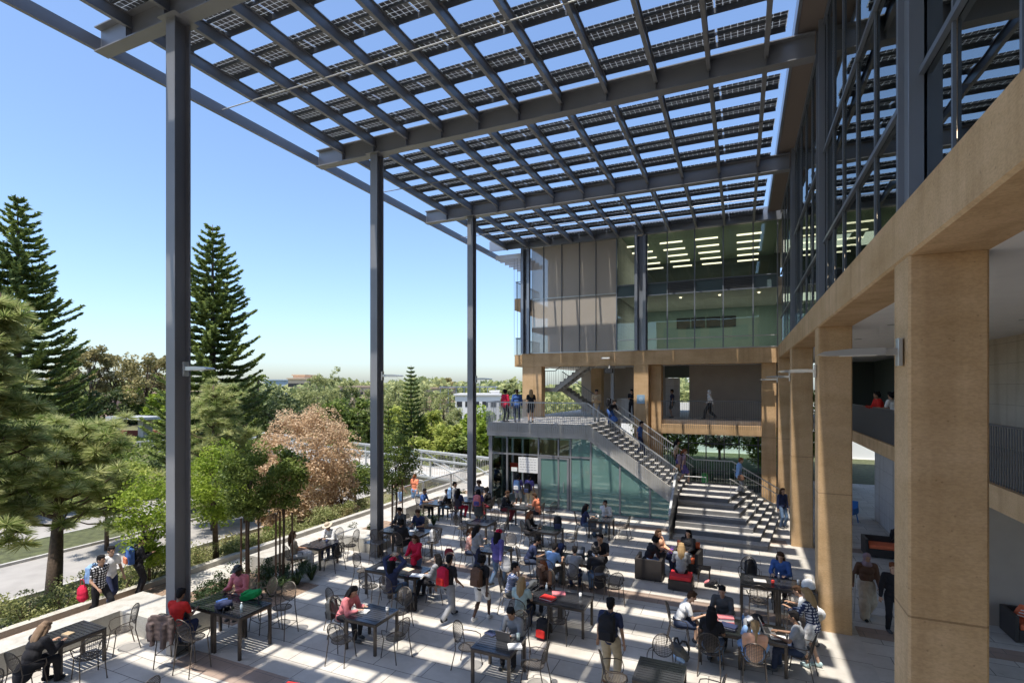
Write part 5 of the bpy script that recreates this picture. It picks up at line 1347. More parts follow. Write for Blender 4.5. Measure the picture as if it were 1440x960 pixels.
# crutch
m = MB(); m.tube([(2.68, 15.95, 0), (2.72, 16.0, .9)], .013, 6); m.tube([(2.72, 16.0, .9), (2.74, 16.05, 1.15)], .02, 6); m.tube([(2.72, 15.92, .88), (2.72, 16.07, .88)], .016, 6)
tag(m.build('crutch', M['alu'], loc=(2.68, 15.95, 0)), 'grey metal crutch held by the person in the brown headscarf', 'crutch')
# lounge seats of dark woven panels
M['wicker'] = pm('dark_lounge_panel', (.035, .030, .028), .6, var=.1)
M['orange'] = pm('orange_cushion', (.75, .17, .07), .8, var=.08)
M['redcush'] = pm('red_cushion', (.65, .03, .04), .8, var=.08)
def cushion(name, x0, x1, y0, y1, z0, z1, mat, par):
    m = MB(); m.box(x0 + .03, x1 - .03, y0 + .03, y1 - .03, z0, z1); m.ell(((x0 + x1) / 2, (y0 + y1) / 2, (z0 + z1) / 2 + .02), ((x1 - x0) / 2, (y1 - y0) / 2, (z1 - z0) / 2), 16, 8)
    me = remeshed(m, name, .02, 4); me.materials.append(mat); o = bpy.data.objects.new(name, me); COL.objects.link(o); o.parent = par; return o
def armchair(pos, rz, label, w=.82, d=.8, h=.64):
    e = empty('armchair', pos, label, 'armchair', 'dark boxy lounge armchairs', R(rz)); t = .09
    for nm, b in (('backrest', (-w / 2, w / 2, -d / 2, -d / 2 + t, .03, h)), ('armrest', (-w / 2, -w / 2 + t, -d / 2 + t, d / 2, .03, h)), ('armrest', (w / 2 - t, w / 2, -d / 2 + t, d / 2, .03, h)), ('seat_base', (-w / 2 + t, w / 2 - t, -d / 2 + t, d / 2 - .01, .03, .3))):
        o = MB().box(*b[:4], b[4], b[5], c=.012).build(nm, M['wicker'], None); o.parent = e
    cushion('seat_cushion', -w / 2 + t, w / 2 - t, -d / 2 + t, d / 2, .30, .43, M['orange'], e)
    for sx in (-1, 1):
        for sy in (-1, 1): MB().box(sx * (w / 2 - .05) - .02, sx * (w / 2 - .05) + .02, sy * (d / 2 - .05) - .02, sy * (d / 2 - .05) + .02, 0, .03).build('foot', M['black'], None).parent = e
    return e
armchair((-2.65, 16.95, Z), 0, 'dark boxy armchair turned away from the viewer under the person in black')
armchair((-1.62, 18.15, Z), 172, 'dark boxy armchair with an orange bolster on its back near the steps')
e = empty('bolster', (-1.62, 18.5, .72), 'bright orange bolster with dark bands along the armchair back', 'cushion')
m = MB(); m.tube([(-.36, 0, 0), (.36, 0, 0)], .11, 16); m.build('cushion', M['orange'], None, True).parent = e
for x in (-.22, 0, .22): m = MB(); m.tube([(x - .02, 0, 0), (x + .02, 0, 0)], .113, 16); m.build('band', M['black'], None).parent = e
e = empty('ottoman', (-1.65, 16.38, Z), 'low dark square ottoman with a bright red cushion', 'ottoman')
MB().box(-.34, .34, -.33, .33, .02, .30, c=.012).build('base', M['wicker'], None).parent = e
cushion('seat_cushion', -.34, .34, -.33, .33, .30, .42, M['redcush'], e)
e = empty('side_table', (-1.05, 17.2, Z), 'small dark side table beside the red ottoman', 'side table')
MB().box(-.2, .2, -.2, .2, .40, .43, c=.02).build('top', M['tabletop'], None).parent = e
for sx in (-1, 1):
    for sy in (-1, 1): MB().box(sx * .16 - .012, sx * .16 + .012, sy * .16 - .012, sy * .16 + .012, 0, .399).build('leg', M['bronze'], None).parent = e
armchair((4.9, 22.4, .005), 180, 'long dark lounge seat under the walkway beside the pale wall', 1.7, .8, .62)
armchair((6.35, 16.4, .005), 180, 'dark boxy armchair by the taupe wall at the right edge', .9, .8, .62)
e = empty('cushion', (6.25, 16.5, .47), 'coral striped cushion on the armchair at the right edge', 'cushion'); e.rotation_euler = (.5, .2, .1)
cushion('pillow', -.24, .24, -.08, .08, 0, .34, M['orange'], e)
for k in range(3): MB().box(-.2, .2, -.092, -.086, .08 + k * .09, .11 + k * .09).build('stripe', M['white'], None).parent = e
# blue lounge chairs
M['bluechair'] = pm('blue_plastic', (.02, .17, .5), .4)
for i, (x, y, rz, lab) in enumerate(((4.35, 27.3, 150, 'bright blue angular chair beside the pale wall beyond the columns'), (3.6, 27.6, 200, 'second blue chair, half hidden behind the sandy column'))):
    e = empty('lounge_chair', (x, y, .003), lab, 'chair', 'blue chairs under the walkway', R(rz))
    for nm, b in (('seat', (-.3, .3, -.3, .3, .40, .45)), ('backrest', (-.3, .3, -.36, -.3, .40, .95)), ('armrest', (-.34, -.30, -.3, .3, .45, .68)), ('armrest', (.30, .34, -.3, .3, .45, .68))):
        MB().box(*b[:4], b[4], b[5], c=.01).build(nm, M['bluechair'], None).parent = e
    for sx in (-1, 1):
        for sy in (-1, 1): MB().bar((sx * .26, sy * .26, .40), (sx * .31, sy * .31, 0), .035).build('leg', M['bluechair'], None).parent = e
# green bin beside the stairs, drain in the plaza
e = empty('litter_bin', (-1.75, 29.3, 0), 'bright green bin behind the staircase rail', 'bin')
m = MB(); m.tube([(0, 0, 0), (0, 0, 1.45)], [.13, .15], 16); m.build('bin_body', pm('green_plastic', (.05, .45, .08), .5), None, True).parent = e
m = MB(); m.tube([(0, 0, 1.451), (0, 0, 1.5)], [.16, .1], 16); m.build('lid', pm('bin_lid', (.03, .3, .05), .5), None, True).parent = e
tag(B(-3.02, -2.72, 17.15, 17.42, .0, .006).build('drain_cover', M['bronze'], loc=(-2.9, 17.3, 0)), 'small dark metal drain cover flush in the paving', 'drain cover')
# wall lamps: flat blades reaching out from the columns
def wall_lamp(pos, rz, label, w=1.0, arm=.12):
    e = empty('wall_lamp', pos, label, 'lamp', 'flat blade lamps on the columns', R(rz))      # local +X points away from the column
    MB().box(0, .05, -.06, .06, -.16, .16, c=.008).build('bracket', M['alu'], None).parent = e
    MB().box(.05, arm + .1, -.045, .045, -.035, .045).build('arm', M['alu'], None).parent = e
    m = MB(); m.prismy([(arm + .06, -.03), (arm + .66, -.03), (arm + .74, -.01), (arm + .68, .02), (arm + .35, .05), (arm + .06, .05)], -.11, .11); m.build('lamp_head', M['alu'], None).parent = e
    MB().box(arm + .14, arm + .5, -.1, .1, -.036, -.031).build('lens', M['white'], None).parent = e
for y, lab in ((7.45, 'grey blade lamp on the nearest sandy column'), (15.1, 'grey blade lamp on the second sandy column'), (22.6, 'grey blade lamp on the third sandy column'), (30.0, 'grey blade lamp on the fourth sandy column')):
    wall_lamp((1.73, y, 6.42), 180, lab)
for y, lab in ((7.78, 'grey blade lamp on the nearest steel column'), (15.1, 'grey blade lamp on the middle steel column'), (22.45, 'grey blade lamp on the farthest steel column')):
    wall_lamp(({7.78: -11.46, 15.1: -11.68, 22.45: -11.78}[y], y, 6.42), 0, lab)
e = empty('speaker', (-6.95, FY - .3, 7.0), 'black loudspeaker hanging under the concrete beam', 'loudspeaker')
MB().box(-.22, .22, -.13, .13, -.16, .1, c=.02).build('cabinet', M['black'], None).parent = e
MB().bar((0, 0, .1), (0, .1, .32), .03).build('bracket', M['alu'], None).parent = e
e = empty('security_camera', (-7.0, FY - .05, 7.72), 'pale camera bracket on the concrete beam above the loudspeaker', 'camera')
MB().box(-.05, .05, -.2, 0, -.04, .04).build('arm', M['alu'], None).parent = e; MB().box(-.4, .1, -.32, -.2, -.05, .03, c=.02).build('camera_body', M['white'], None).parent = e
e = empty('sign', (-5.2, FY - .004, 5.35), 'small blue square sign on the sandy pier at the top of the stairs', 'sign')
MB().box(-.22, .22, -.02, 0, -.25, .25).build('board', pm('blue_sign', (.28, .42, .55), .5), None).parent = e
m = MB(); m.tube([(0, -.024, 0), (0, -.021, 0)], .12, 16); m.box(-.015, .015, -.026, -.0245, -.08, .08); m.build('symbol', pm('pale_blue', (.5, .65, .75), .5), None).parent = e

# clutter that people have left about
CL = [(-7.62, 10.05, .722, 'white cup on the blue table of the woman in pink', 0), (-10.3, 8.3, .952, 'clear bottle at the right end of the green backpack table', 1), (-9.75, 12.8, .722, 'white cup on the left half of the red headscarf table', 0), (-11.2, 15.5, .952, 'pale cup on the middle column table, left', 0),
      (-10.4, 15.3, .952, 'clear bottle on the middle column table, right', 1), (-12.8, 20.7, .722, 'white cup between the two men by the far bench', 0), (-7.3, 15.6, .722, 'white cup on the blue table behind the red cap', 0), (-5.6, 15.4, .722, 'clear bottle on the young men\'s table, left end', 1),
      (-4.3, 15.4, .722, 'white cup on the young men\'s table, right half', 0), (-3.7, 12.7, .722, 'white cup on the empty right half of the red folder table', 0), (-.7, 12.75, .722, 'pale cup beside the young man in white', 0), (.35, 12.35, .722, 'clear bottle beside the blonde\'s feet on the table', 1), (1.35, 15.2, .952, 'pale cup near the woman in dark blue', 0)]
for x, y, z, lab, b in CL: (bottle if b else cup)((x, y, z), lab)
for x, y, z, rz, lab in ((-9.6, 12.45, .722, 20, 'white sheets on the left half of the red headscarf table'), (-10.6, 15.5, .952, 40, 'white sheets on the middle column table'), (-5.3, 15.35, .722, -20, 'white sheets on the young men\'s table'), (-8.9, 20.7, .952, 15, 'white sheets on the tall counter table'), (-.6, 12.35, .722, 30, 'white sheets before the black haired woman')):
    flat('paper', (x, y, z), rz, .3, .21, .012, (.72, .71, .69), lab, 'paper')

# ============================================================ planting
def quads(C, A, B2, name, mat):            # C centres, A/B2 half vectors
    n = len(C); V = np.empty((n, 4, 3)); V[:, 0] = C - A; V[:, 1] = C + B2; V[:, 2] = C + A; V[:, 3] = C - B2
    me = bpy.data.meshes.new(name); me.vertices.add(n * 4); me.vertices.foreach_set('co', V.ravel())
    me.loops.add(n * 4); me.loops.foreach_set('vertex_index', np.arange(n * 4, dtype=np.int32))
    me.polygons.add(n); me.polygons.foreach_set('loop_start', np.arange(0, n * 4, 4, dtype=np.int32)); me.polygons.foreach_set('loop_total', np.full(n, 4, dtype=np.int32))
    me.materials.append(mat); me.update(calc_edges=True); return me
def unit(n):
    v = rng.normal(size=(n, 3)); return v / np.linalg.norm(v, axis=1)[:, None]
def perp(d):
    r = unit(len(d)); p = np.cross(d, r); return p / np.linalg.norm(p, axis=1)[:, None]
def leaves(C, size, name, mat, asp=.5, droop=0):
    d = unit(len(C)); d[:, 2] = d[:, 2] * .6 - droop; d /= np.linalg.norm(d, axis=1)[:, None]
    s_ = size * rng.uniform(.7, 1.3, len(C))[:, None]
    return quads(C, d * s_ * .5, perp(d) * s_ * .5 * asp, name, mat)
def put(name, me, par):
    o = bpy.data.objects.new(name, me); COL.objects.link(o); o.parent = par; return o
M['lf_bright'] = leafmat('bright_leaves', (0.134, 0.216, 0.023), (0.386, 0.486, 0.069), .5, 1.2)
M['lf_mid'] = leafmat('mid_leaves', (0.074, 0.121, 0.025), (0.252, 0.311, 0.069), .4, .8)
M['lf_dark'] = leafmat('dark_leaves', (0.037, 0.061, 0.023), (0.119, 0.149, 0.052), .3, .6)
M['lf_olive'] = leafmat('olive_leaves', (0.163, 0.155, 0.057), (0.416, 0.351, 0.161), .35, .35)
M['lf_dry'] = leafmat('dry_leaves', (.42, .28, .16), (.74, .57, .38), .35, 1.0)
M['lf_pine'] = leafmat('pine_needles', (0.193, 0.270, 0.069), (0.600, 0.600, 0.287), .5, 1.1)
M['lf_star'] = leafmat('star_pine_fronds', (0.067, 0.108, 0.040), (0.282, 0.351, 0.092), .3, .7)
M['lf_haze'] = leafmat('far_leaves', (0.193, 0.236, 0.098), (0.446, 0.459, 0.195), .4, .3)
M['lf_lime'] = leafmat('lime_leaves', (0.223, 0.284, 0.052), (0.535, 0.567, 0.149), .45, .5)
M['lf_flax'] = leafmat('flax_blades', (.03, .06, .02), (.09, .13, .05), .3, 3)
M['lf_hedge'] = leafmat('hedge_leaves', (.15, .19, .05), (.46, .46, .21), .4, 3)
TREES = {}
def ground_at(x, y): return gz(x, y)
def crown_points(n, rx, rz_, clumps, cr, shell=.55):
    c = unit(clumps) * (rng.uniform(shell, 1, clumps) ** .7)[:, None] * np.array([rx, rx, rz_])
    i = rng.integers(0, clumps, n); rr = (cr * rng.uniform(.6, 1.25, clumps))[i]
    return c[i] + unit(n) * (rr * rng.uniform(.3, 1, n) ** .6)[:, None] * np.array([1, 1, .75]), c
def broad_tree(x, y, top, rx, label, mat, n=5000, leaf=.12, group=None, zc=None, trunk=.1, clumps=45, z0=None, name='tree', asp=.55, stakes=0, cr=.34, cat='tree', stem='bark', droop=0, sq=None):
    zb = ground_at(x, y) if z0 is None else z0
    rz_ = sq if sq else min((top - zb) * .42, rx * 1.35); cz = top - rz_
    e = empty(name, (x, y, zb), label, cat, group)
    P, c = crown_points(n, rx * .8, rz_ * .85, clumps, rx * cr)
    P[:, 2] += cz - zb
    put('crown', leaves(P, leaf, 'crown', M[mat], asp, droop), e)
    m = MB(); tip = Vector((random.uniform(-.1, .1), random.uniform(-.1, .1), (cz - zb)))
    m.tube([(0, 0, -.1), tip * .5 + Vector((random.uniform(-.08, .08) * rx, 0, 0)), tip], [trunk, trunk * .75, trunk * .45], 8)
    for k in range(0, min(len(c), 16)):
        q = Vector(c[k]) + Vector((0, 0, cz - zb)); a = tip * random.uniform(.55, .95)
        m.tube([a, a.lerp(q, .5) + Vector((0, 0, .1 * rx)), q], [trunk * .35, trunk * .22, trunk * .08], 5)
    m.build('trunk', M[stem], None, True).parent = e
    for k in range(stakes):
        a = k * 2 * math.pi / stakes + .6; MB().tube([(.28 * math.cos(a), .28 * math.sin(a), 0), (.27 * math.cos(a), .27 * math.sin(a), 2.2)], .028, 7).build('stake', M['stake'], None).parent = e
    return e
def star_pine(x, y, top, R0, label, mat='lf_star', zb=None, dens=1.0, low=.10, group=None):
    zb = ground_at(x, y) if zb is None else zb; H = top - zb
    e = empty('star_pine', (x, y, zb), label, 'tree', group)
    m = MB(); m.tube([(0, 0, -.1), (0, 0, H * .5), (0, 0, H * .99)], [H * .016, H * .010, .02], 8)
    C = []; D = []; nw = int(H / .46)
    for w in range(nw):
        f = w / nw; z = H * (low + (1 - low) * f); L = R0 * min(1, 1.12 * (1 - f) ** .72) * random.uniform(.84, 1.08) + .15
        if f < .1: L *= .8
        nb = 8 if f < .8 else 6; a0 = random.uniform(0, 6.28)
        for b in range(nb):
            if random.random() < .07: continue
            a = a0 + b * 2 * math.pi / nb + random.uniform(-.15, .15); l = L * random.uniform(.8, 1.12)
            dx, dy = math.cos(a), math.sin(a); rise = .02 + .50 * f
            tip = lambda t: Vector((dx * l * t, dy * l * t, z - H * 0 + l * (rise * t * .5 - .14 * math.sin(t * 3.1) + .09 * t ** 4)))
            m.tube([tip(0), tip(.5), tip(1)], [.05 * (1 - f) + .012, .03 * (1 - f) + .008, .006], 4, False)
            ns = max(4, int(l / .105 * dens))
            for s_ in range(ns):
                t = .22 + .78 * s_ / ns; p = np.array(tip(t)); bl = .52 * min(1, l / 2.2) * (1.05 - t * .72)
                for sd in (-1, 1, 0):
                    an = a + sd * .85; dd = np.array([math.cos(an), math.sin(an), .32 if sd else .75]) 
                    k = max(2, int(bl / .095)) if sd else 2
                    for j in range(k): C.append(p + dd * bl * (j + .6) / k * (1 if sd else .45)); D.append(dd)
    C = np.array(C); D = np.array(D); C += rng.normal(size=C.shape) * .025; D = D + rng.normal(size=D.shape) * .35; D /= np.linalg.norm(D, axis=1)[:, None]
    put('crown', quads(C, D * .17, perp(D) * .065, 'crown', M[mat]), e)
    m.build('trunk', M['bark'], None, True).parent = e
    return e
def tuft_pine(x, y, top, R0, label, ntuft=200, mat='lf_pine', lowz=.15, trunk=.2, lean=(0, 0), zb=None, needle=.30, nn=60, group=None, name='pine_tree', prof=.6):
    zb = ground_at(x, y) if zb is None else zb; H = top - zb
    e = empty(name, (x, y, zb), label, 'tree', group); m = MB()
    ax = lambda t: Vector((lean[0] * t, lean[1] * t, H * t))
    m.tube([ax(-.01), ax(.25), ax(.5), ax(.75), ax(.97)], [trunk, trunk * .85, trunk * .6, trunk * .4, .03], 9)
    C = []; D = []
    nb = max(10, ntuft // 7)
    for b in range(nb):
        f = lowz + (1 - lowz) * (b + random.random()) / nb; a = b * 2.4 + random.uniform(-.3, .3)
        L = R0 * (1.06 - f) ** prof * random.uniform(.5, 1.1); o = ax(f * .93)
        d = Vector((math.cos(a), math.sin(a), .18 + .5 * f)).normalized()
        end = o + d * L; mid = o.lerp(end, .5) + Vector((0, 0, -.08 * L)); m.tube([o, mid, end], [.05, .032, .012], 5, False)
        for k in range(7):
            t = random.uniform(.45, 1.05); q = o.lerp(end, t) + Vector((random.gauss(0, .25), random.gauss(0, .25), random.gauss(.05, .2))) * (R0 * .2 + .5)
            dd = unit(nn); dd[:, 2] = np.abs(dd[:, 2]) * .9 - .15
            base = np.array(q); C.append(base + dd * needle * .7 + np.array([0, 0, -.03])); D.append(dd)
    C = np.concatenate(C); D = np.concatenate(D); D[:, 2] -= .25; D /= np.linalg.norm(D, axis=1)[:, None]
    put('crown', quads(C, D * needle * .75, perp(D) * .015, 'crown', M[mat]), e)
    m.build('trunk', M['bark'], None, True).parent = e
    return e
def px_tree(u, vt, t, hw): # crown top at (u, vt), distance t, half width in pixels -> x, y, top, radius
    p = atd(u, vt, t); return p.x, p.y, p.z, hw * t / CF
# the two star pines
x, y, tp, r_ = px_tree(25, 272, 31, 104); star_pine(x, y, tp, r_, 'tall dark star pine at the left edge, the highest tree in view', low=.05)
x, y, tp, r_ = px_tree(299, 312, 32.5, 84); star_pine(x, y, tp, r_, 'tall star pine just right of the near steel column')
x, y, tp, r_ = px_tree(578, 512, 58, 25); star_pine(x, y, tp, r_, 'narrow dark green star pine standing between the two far steel columns', zb=-2.5, low=.02)
x, y, tp, r_ = px_tree(503, 578, 48, 17); star_pine(x, y, tp, r_, 'small dark conifer behind the brown tree, left of the middle column', zb=-3, low=.02)
x, y, tp, r_ = px_tree(546, 566, 50, 18); star_pine(x, y, tp, r_, 'small dark conifer just right of the middle steel column', zb=-3, low=.02)
# soft needled pines
p = at(74, 838, -.6); tuft_pine(p.x, p.y, 4.4, 4.1, 'soft needled pine with a thick leaning trunk in the left foreground', 230, trunk=.24, lean=(-1.3, .9), lowz=.45, nn=130, prof=.45)
p = at(-25, 872, -.3); tuft_pine(p.x, p.y, 8.9, 1.9, 'pale green soft needled pine cut by the left edge of the picture', 230, trunk=.15, lean=(.2, .3), lowz=.25, nn=130, prof=.9)
x, y, tp, r_ = px_tree(300, 535, 27.5, 62); tuft_pine(x, y, tp, r_ * 1.15, 'yellow green soft pine in front of the second star pine', 240, lowz=.1, trunk=.14, nn=70)
x, y, tp, r_ = px_tree(345, 600, 29, 40); tuft_pine(x, y, tp, r_ * 1.1, 'low soft pine between the second star pine and the brown tree', 120, lowz=.05, trunk=.12, nn=60)
x, y, tp, r_ = px_tree(150, 662, 24, 55); tuft_pine(x, y, tp, r_ * 1.1, 'low drooping pine bough mass above the road at the left', 150, lowz=.3, trunk=.10, nn=80)
# planter trees
def young(x, y, top, r_, label, n, mat): return broad_tree(x, y, top, r_, label, mat, n, .085, trunk=.045, clumps=42, z0=0, stakes=3, name='young_tree', cr=.36, asp=.6)
young(-13.35, 11.0, 4.6, 1.0, 'young leafy tree on brown stakes in the first planting bed', 7500, 'lf_mid')
young(-12.75, 11.7, 4.35, .85, 'second young staked tree in the first planting bed, nearer the plaza', 5500, 'lf_mid')
p = at(292, 800, 0); broad_tree(-16.9, 12.6, 4.3, 1.25, 'bright green young tree across the walk behind the near steel column', 'lf_bright', 7500, .10, trunk=.11, clumps=46, name='young_tree', cr=.36)
broad_tree(-15.9 - .6, 10.1, 3.5, 1.15, 'bright leafy tree crown left of the near steel column', 'lf_bright', 6000, .10, trunk=.05, clumps=40, name='young_tree', cr=.36)
young(-13.15, 17.9, 4.25, 1.05, 'dark leafy staked tree right of the middle steel column', 8000, 'lf_mid')
# brown tree and its neighbours
x, y, tp, r_ = px_tree(432, 558, 27, 84)
broad_tree(x, y, tp, r_, 'large dry brown leaved tree beyond the terrace kerb', 'lf_dry', 32000, .12, trunk=.13, clumps=190, cr=.20, sq=3.7)
x, y, tp, r_ = px_tree(392, 625, 25.5, 38); broad_tree(x, y, tp, r_, 'low brown leaved tree left of the large brown tree', 'lf_dry', 11000, .12, trunk=.08, clumps=70, cr=.3, sq=2.4)
x, y, tp, r_ = px_tree(480, 640, 27.5, 26); broad_tree(x, y, tp, r_, 'small brown leaved tree right of the large brown tree', 'lf_dry', 3500, .12, trunk=.08, clumps=40, cr=.3, sq=2.2)
x, y, tp, r_ = px_tree(500, 640, 31, 30); broad_tree(x, y, tp, r_, 'green shrub tree behind the brown trees by the footbridge', 'lf_mid', 4000, .13, trunk=.1, clumps=50, cr=.32)
# mid distance and background trees: (u, top v, distance, half width px, material, label)
BG = [
 (100, 486, 74, 30, 'lf_olive', 'tall sparse eucalyptus left of a group against the sky', 1), (128, 479, 80, 34, 'lf_olive', 'tallest flat topped eucalyptus against the sky at the left', 1),
 (163, 490, 84, 30, 'lf_olive', 'eucalyptus in the middle of the skyline group', 1), (205, 487, 78, 36, 'lf_olive', 'pale bare branched eucalyptus nearest the near steel column', 1),
 (228, 497, 86, 24, 'lf_olive', 'eucalyptus half hidden behind the near steel column', 1),
 (64, 540, 66, 36, 'lf_mid', 'rounded green tree behind the left star pine', 0), (118, 552, 78, 32, 'lf_mid', 'rounded green tree above the concrete gateway, left', 0),
 (160, 534, 78, 34, 'lf_dark', 'dark bushy tree above the gateway roof', 0), (196, 530, 82, 34, 'lf_mid', 'leafy tree above the right pillar of the gateway', 0), (230, 545, 76, 28, 'lf_bright', 'bright tree beside the near steel column', 0),
 (100, 585, 76, 34, 'lf_lime', 'light green tree behind the red wall', 0), (262, 556, 74, 30, 'lf_mid', 'green tree directly behind the near steel column', 0), (330, 555, 70, 36, 'lf_mid', 'green tree behind the second star pine', 0),
 (392, 536, 62, 40, 'lf_dark', 'broad dark tree above the brown tree', 0), (360, 548, 66, 26, 'lf_dark', 'dark tree between the star pine and the broad dark tree', 0),
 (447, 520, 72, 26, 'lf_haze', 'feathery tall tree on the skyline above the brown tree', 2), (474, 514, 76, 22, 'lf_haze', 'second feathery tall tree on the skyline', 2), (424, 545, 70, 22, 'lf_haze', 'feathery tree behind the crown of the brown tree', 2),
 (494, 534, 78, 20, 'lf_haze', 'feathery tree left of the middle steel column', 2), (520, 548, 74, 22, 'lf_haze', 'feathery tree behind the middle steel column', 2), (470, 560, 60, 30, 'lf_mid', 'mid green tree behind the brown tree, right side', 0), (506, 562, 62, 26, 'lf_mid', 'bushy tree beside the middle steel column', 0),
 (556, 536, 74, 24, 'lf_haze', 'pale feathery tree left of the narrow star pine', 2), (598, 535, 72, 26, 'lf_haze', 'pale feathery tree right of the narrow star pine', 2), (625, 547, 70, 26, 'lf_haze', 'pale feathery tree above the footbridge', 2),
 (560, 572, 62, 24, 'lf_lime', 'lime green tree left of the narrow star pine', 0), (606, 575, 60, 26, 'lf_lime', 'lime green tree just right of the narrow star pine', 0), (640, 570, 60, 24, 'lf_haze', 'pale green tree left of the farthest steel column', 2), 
 (668, 572, 56, 26, 'lf_bright', 'bright yellow green tree behind the farthest steel column', 0), (690, 580, 52, 22, 'lf_bright', 'bright tree beside the cafe terrace', 0), (634, 596, 52, 28, 'lf_lime', 'low lime tree over the footbridge rail', 0),
 (722, 528, 78, 20, 'lf_haze', 'slender tree in front of the white building by the terrace', 0), (745, 540, 70, 20, 'lf_mid', 'tree seen past the terrace behind the concrete pier', 0), (628, 527, 150, 14, 'lf_olive', 'distant small tree on the horizon above the pale roofs', 1),
 (185, 652, 42, 40, 'lf_lime', 'low yellow green tree below the footbridge at the left', 0), (222, 662, 36, 30, 'lf_mid', 'green shrub tree by the near steel column above the road', 0), (135, 664, 44, 30, 'lf_mid', 'green tree below the gateway stairs', 0),
 (252, 650, 40, 24, 'lf_bright', 'leafy tree behind the near steel column above the road', 0), (365, 640, 40, 30, 'lf_mid', 'green tree behind the small brown tree', 0), (330, 650, 36, 30, 'lf_dark', 'dark green tree under the second star pine', 0),
 (480, 600, 46, 28, 'lf_mid', 'green tree below the footbridge behind the brown tree', 0), (545, 610, 50, 26, 'lf_mid', 'green tree just past the middle column under the bridge rail', 0), (586, 612, 50, 26, 'lf_lime', 'lime shrub tree behind the footbridge walkers', 0), (655, 610, 50, 24, 'lf_mid', 'green tree over the end of the footbridge', 0),
 (20, 560, 60, 30, 'lf_dark', 'dark tree at the far left behind the pines', 0), (-10, 520, 70, 40, 'lf_mid', 'tall tree cut by the left edge', 0),
 (715, 575, 60, 22, 'lf_lime', 'lime green tree seen through the terrace rail', 0),
]
for (u, vt, t, hw, mt, lab, kind) in BG:
    x, y, tp, r_ = px_tree(u, vt - (7 if u > 330 and 50 < t < 120 and u < 715 else 0), t, hw * 1.08); zb = -3.2 if t < 120 else -2
    lf = .0055 * t + .06
    if kind == 1: broad_tree(x, y, tp, r_, lab, mt, 3200, lf * .9, 'trees beyond the road', z0=zb, trunk=.28, clumps=34, cr=.26, sq=min((tp - zb) * .4, r_ * 1.2))
    elif kind == 2: broad_tree(x, y, tp, r_ * .85, lab, mt, 4200, lf * .8, 'trees beyond the road', z0=zb, trunk=.2, clumps=110, cr=.22, sq=(tp - zb) * .48, asp=.3)
    else: broad_tree(x, y, tp, r_, lab, mt, 4600, lf, 'trees beyond the road', z0=zb, trunk=.22, clumps=60, cr=.3, sq=min((tp - zb) * .48, r_ * 1.7))
# trees seen through the ground storey glass of the far block
for x, y, tp, r_, mt, lab in ((-4.5, 42, 3.9, 2.2, 'lf_bright', 'bright tree behind the glass, left part'), (-1.6, 46, 4.4, 1.8, 'lf_mid', 'green tree behind the middle of the ground storey glass'), (1.6, 41, 3.8, 2.0, 'lf_bright', 'bright tree behind the right of the ground storey glass'), (4.6, 43, 6, 2.2, 'lf_mid', 'green tree seen between the sandy columns'), (-7, 46, 6, 2.4, 'lf_mid', 'tree beyond the cafe and its back glazing')):
    broad_tree(x, y, tp, r_, lab, mt, 3500, .26, 'garden trees behind the far block', z0=-.1, trunk=.12, clumps=50, cr=.3, sq=tp * .45)
tag(B(-12, 14, 52, 52.3, -.1, 4.6).build('garden_wall', M['white'], loc=(1, 52, 0)), 'pale wall closing the garden behind the far block', 'wall')
tag(B(-9, 12, 38.5, 51.8, .003, .006).build('garden_lawn', M['grass']), kind='structure')
# palm on the skyline
def palm(x, y, top, label):
    zb = -2; e = empty('palm_tree', (x, y, zb), label, 'tree'); H = top - zb
    MB().tube([(0, 0, 0), (0, 0, H * .92)], [.25, .18], 8).build('trunk', M['bark'], None, True).parent = e
    C = []; D = []
    for k in range(26):
        a = k * 2.4; el = random.uniform(-.5, 1.1); L = 2.3
        for j in range(12):
            t = j / 12; p = np.array([math.cos(a) * L * t, math.sin(a) * L * t, H * .92 + L * (t * math.sin(el) - .55 * t * t)]); C.append(p); D.append(np.array([math.cos(a), math.sin(a), -.6 * t]))
    C = np.array(C); D = np.array(D); D /= np.linalg.norm(D, axis=1)[:, None]; put('crown', quads(C, D * .28, perp(D) * .22, 'crown', M['lf_mid']), e)
p = atd(363, 527, 110); palm(p.x, p.y, p.z, 'palm tree on the skyline right of the second star pine')
# hedge along the walk, shrubs on the slope
def shrub(x, y, r_, h, label, mat='lf_hedge', n=900, leaf=.06, group='low shrubs along the terrace', z0=None):
    zb = ground_at(x, y) if z0 is None else z0
    e = empty('shrub', (x, y, zb), label, 'shrub', group)
    P, c = crown_points(n, r_ * .85, h * .5, 14, r_ * .42, .3); P[:, 2] = np.abs(P[:, 2] + h * .45)
    put('foliage', leaves(P, leaf, 'foliage', M[mat], .6), e)
    m = MB()
    for k in range(5): m.tube([(0, 0, 0), tuple(c[k] * np.array([.7, .7, 0]) + np.array([0, 0, h * .6]))], [.02, .008], 5, False)
    m.build('stem', M['bark'], None).parent = e
ADJ = ['yellow green', 'pale flowering', 'loose', 'rounded', 'sprawling']
k = 0
for y in np.arange(2.6, 12.4, .78):
    shrub(-16.95 + random.uniform(-.15, .15), float(y), .68, 1.0 + random.uniform(-.12, .18), 'leafy flowering shrub in the continuous hedge behind the near left bench', 'lf_hedge', 1300, .065, 'hedge shrubs behind the near left bench')
for y in np.arange(3.0, 12.4, 1.0):
    shrub(-18.1 + random.uniform(-.2, .2), float(y), .6, .7, 'leafy flowering shrub in the continuous hedge behind the near left bench', 'lf_hedge', 900, .07, 'hedge shrubs behind the near left bench')
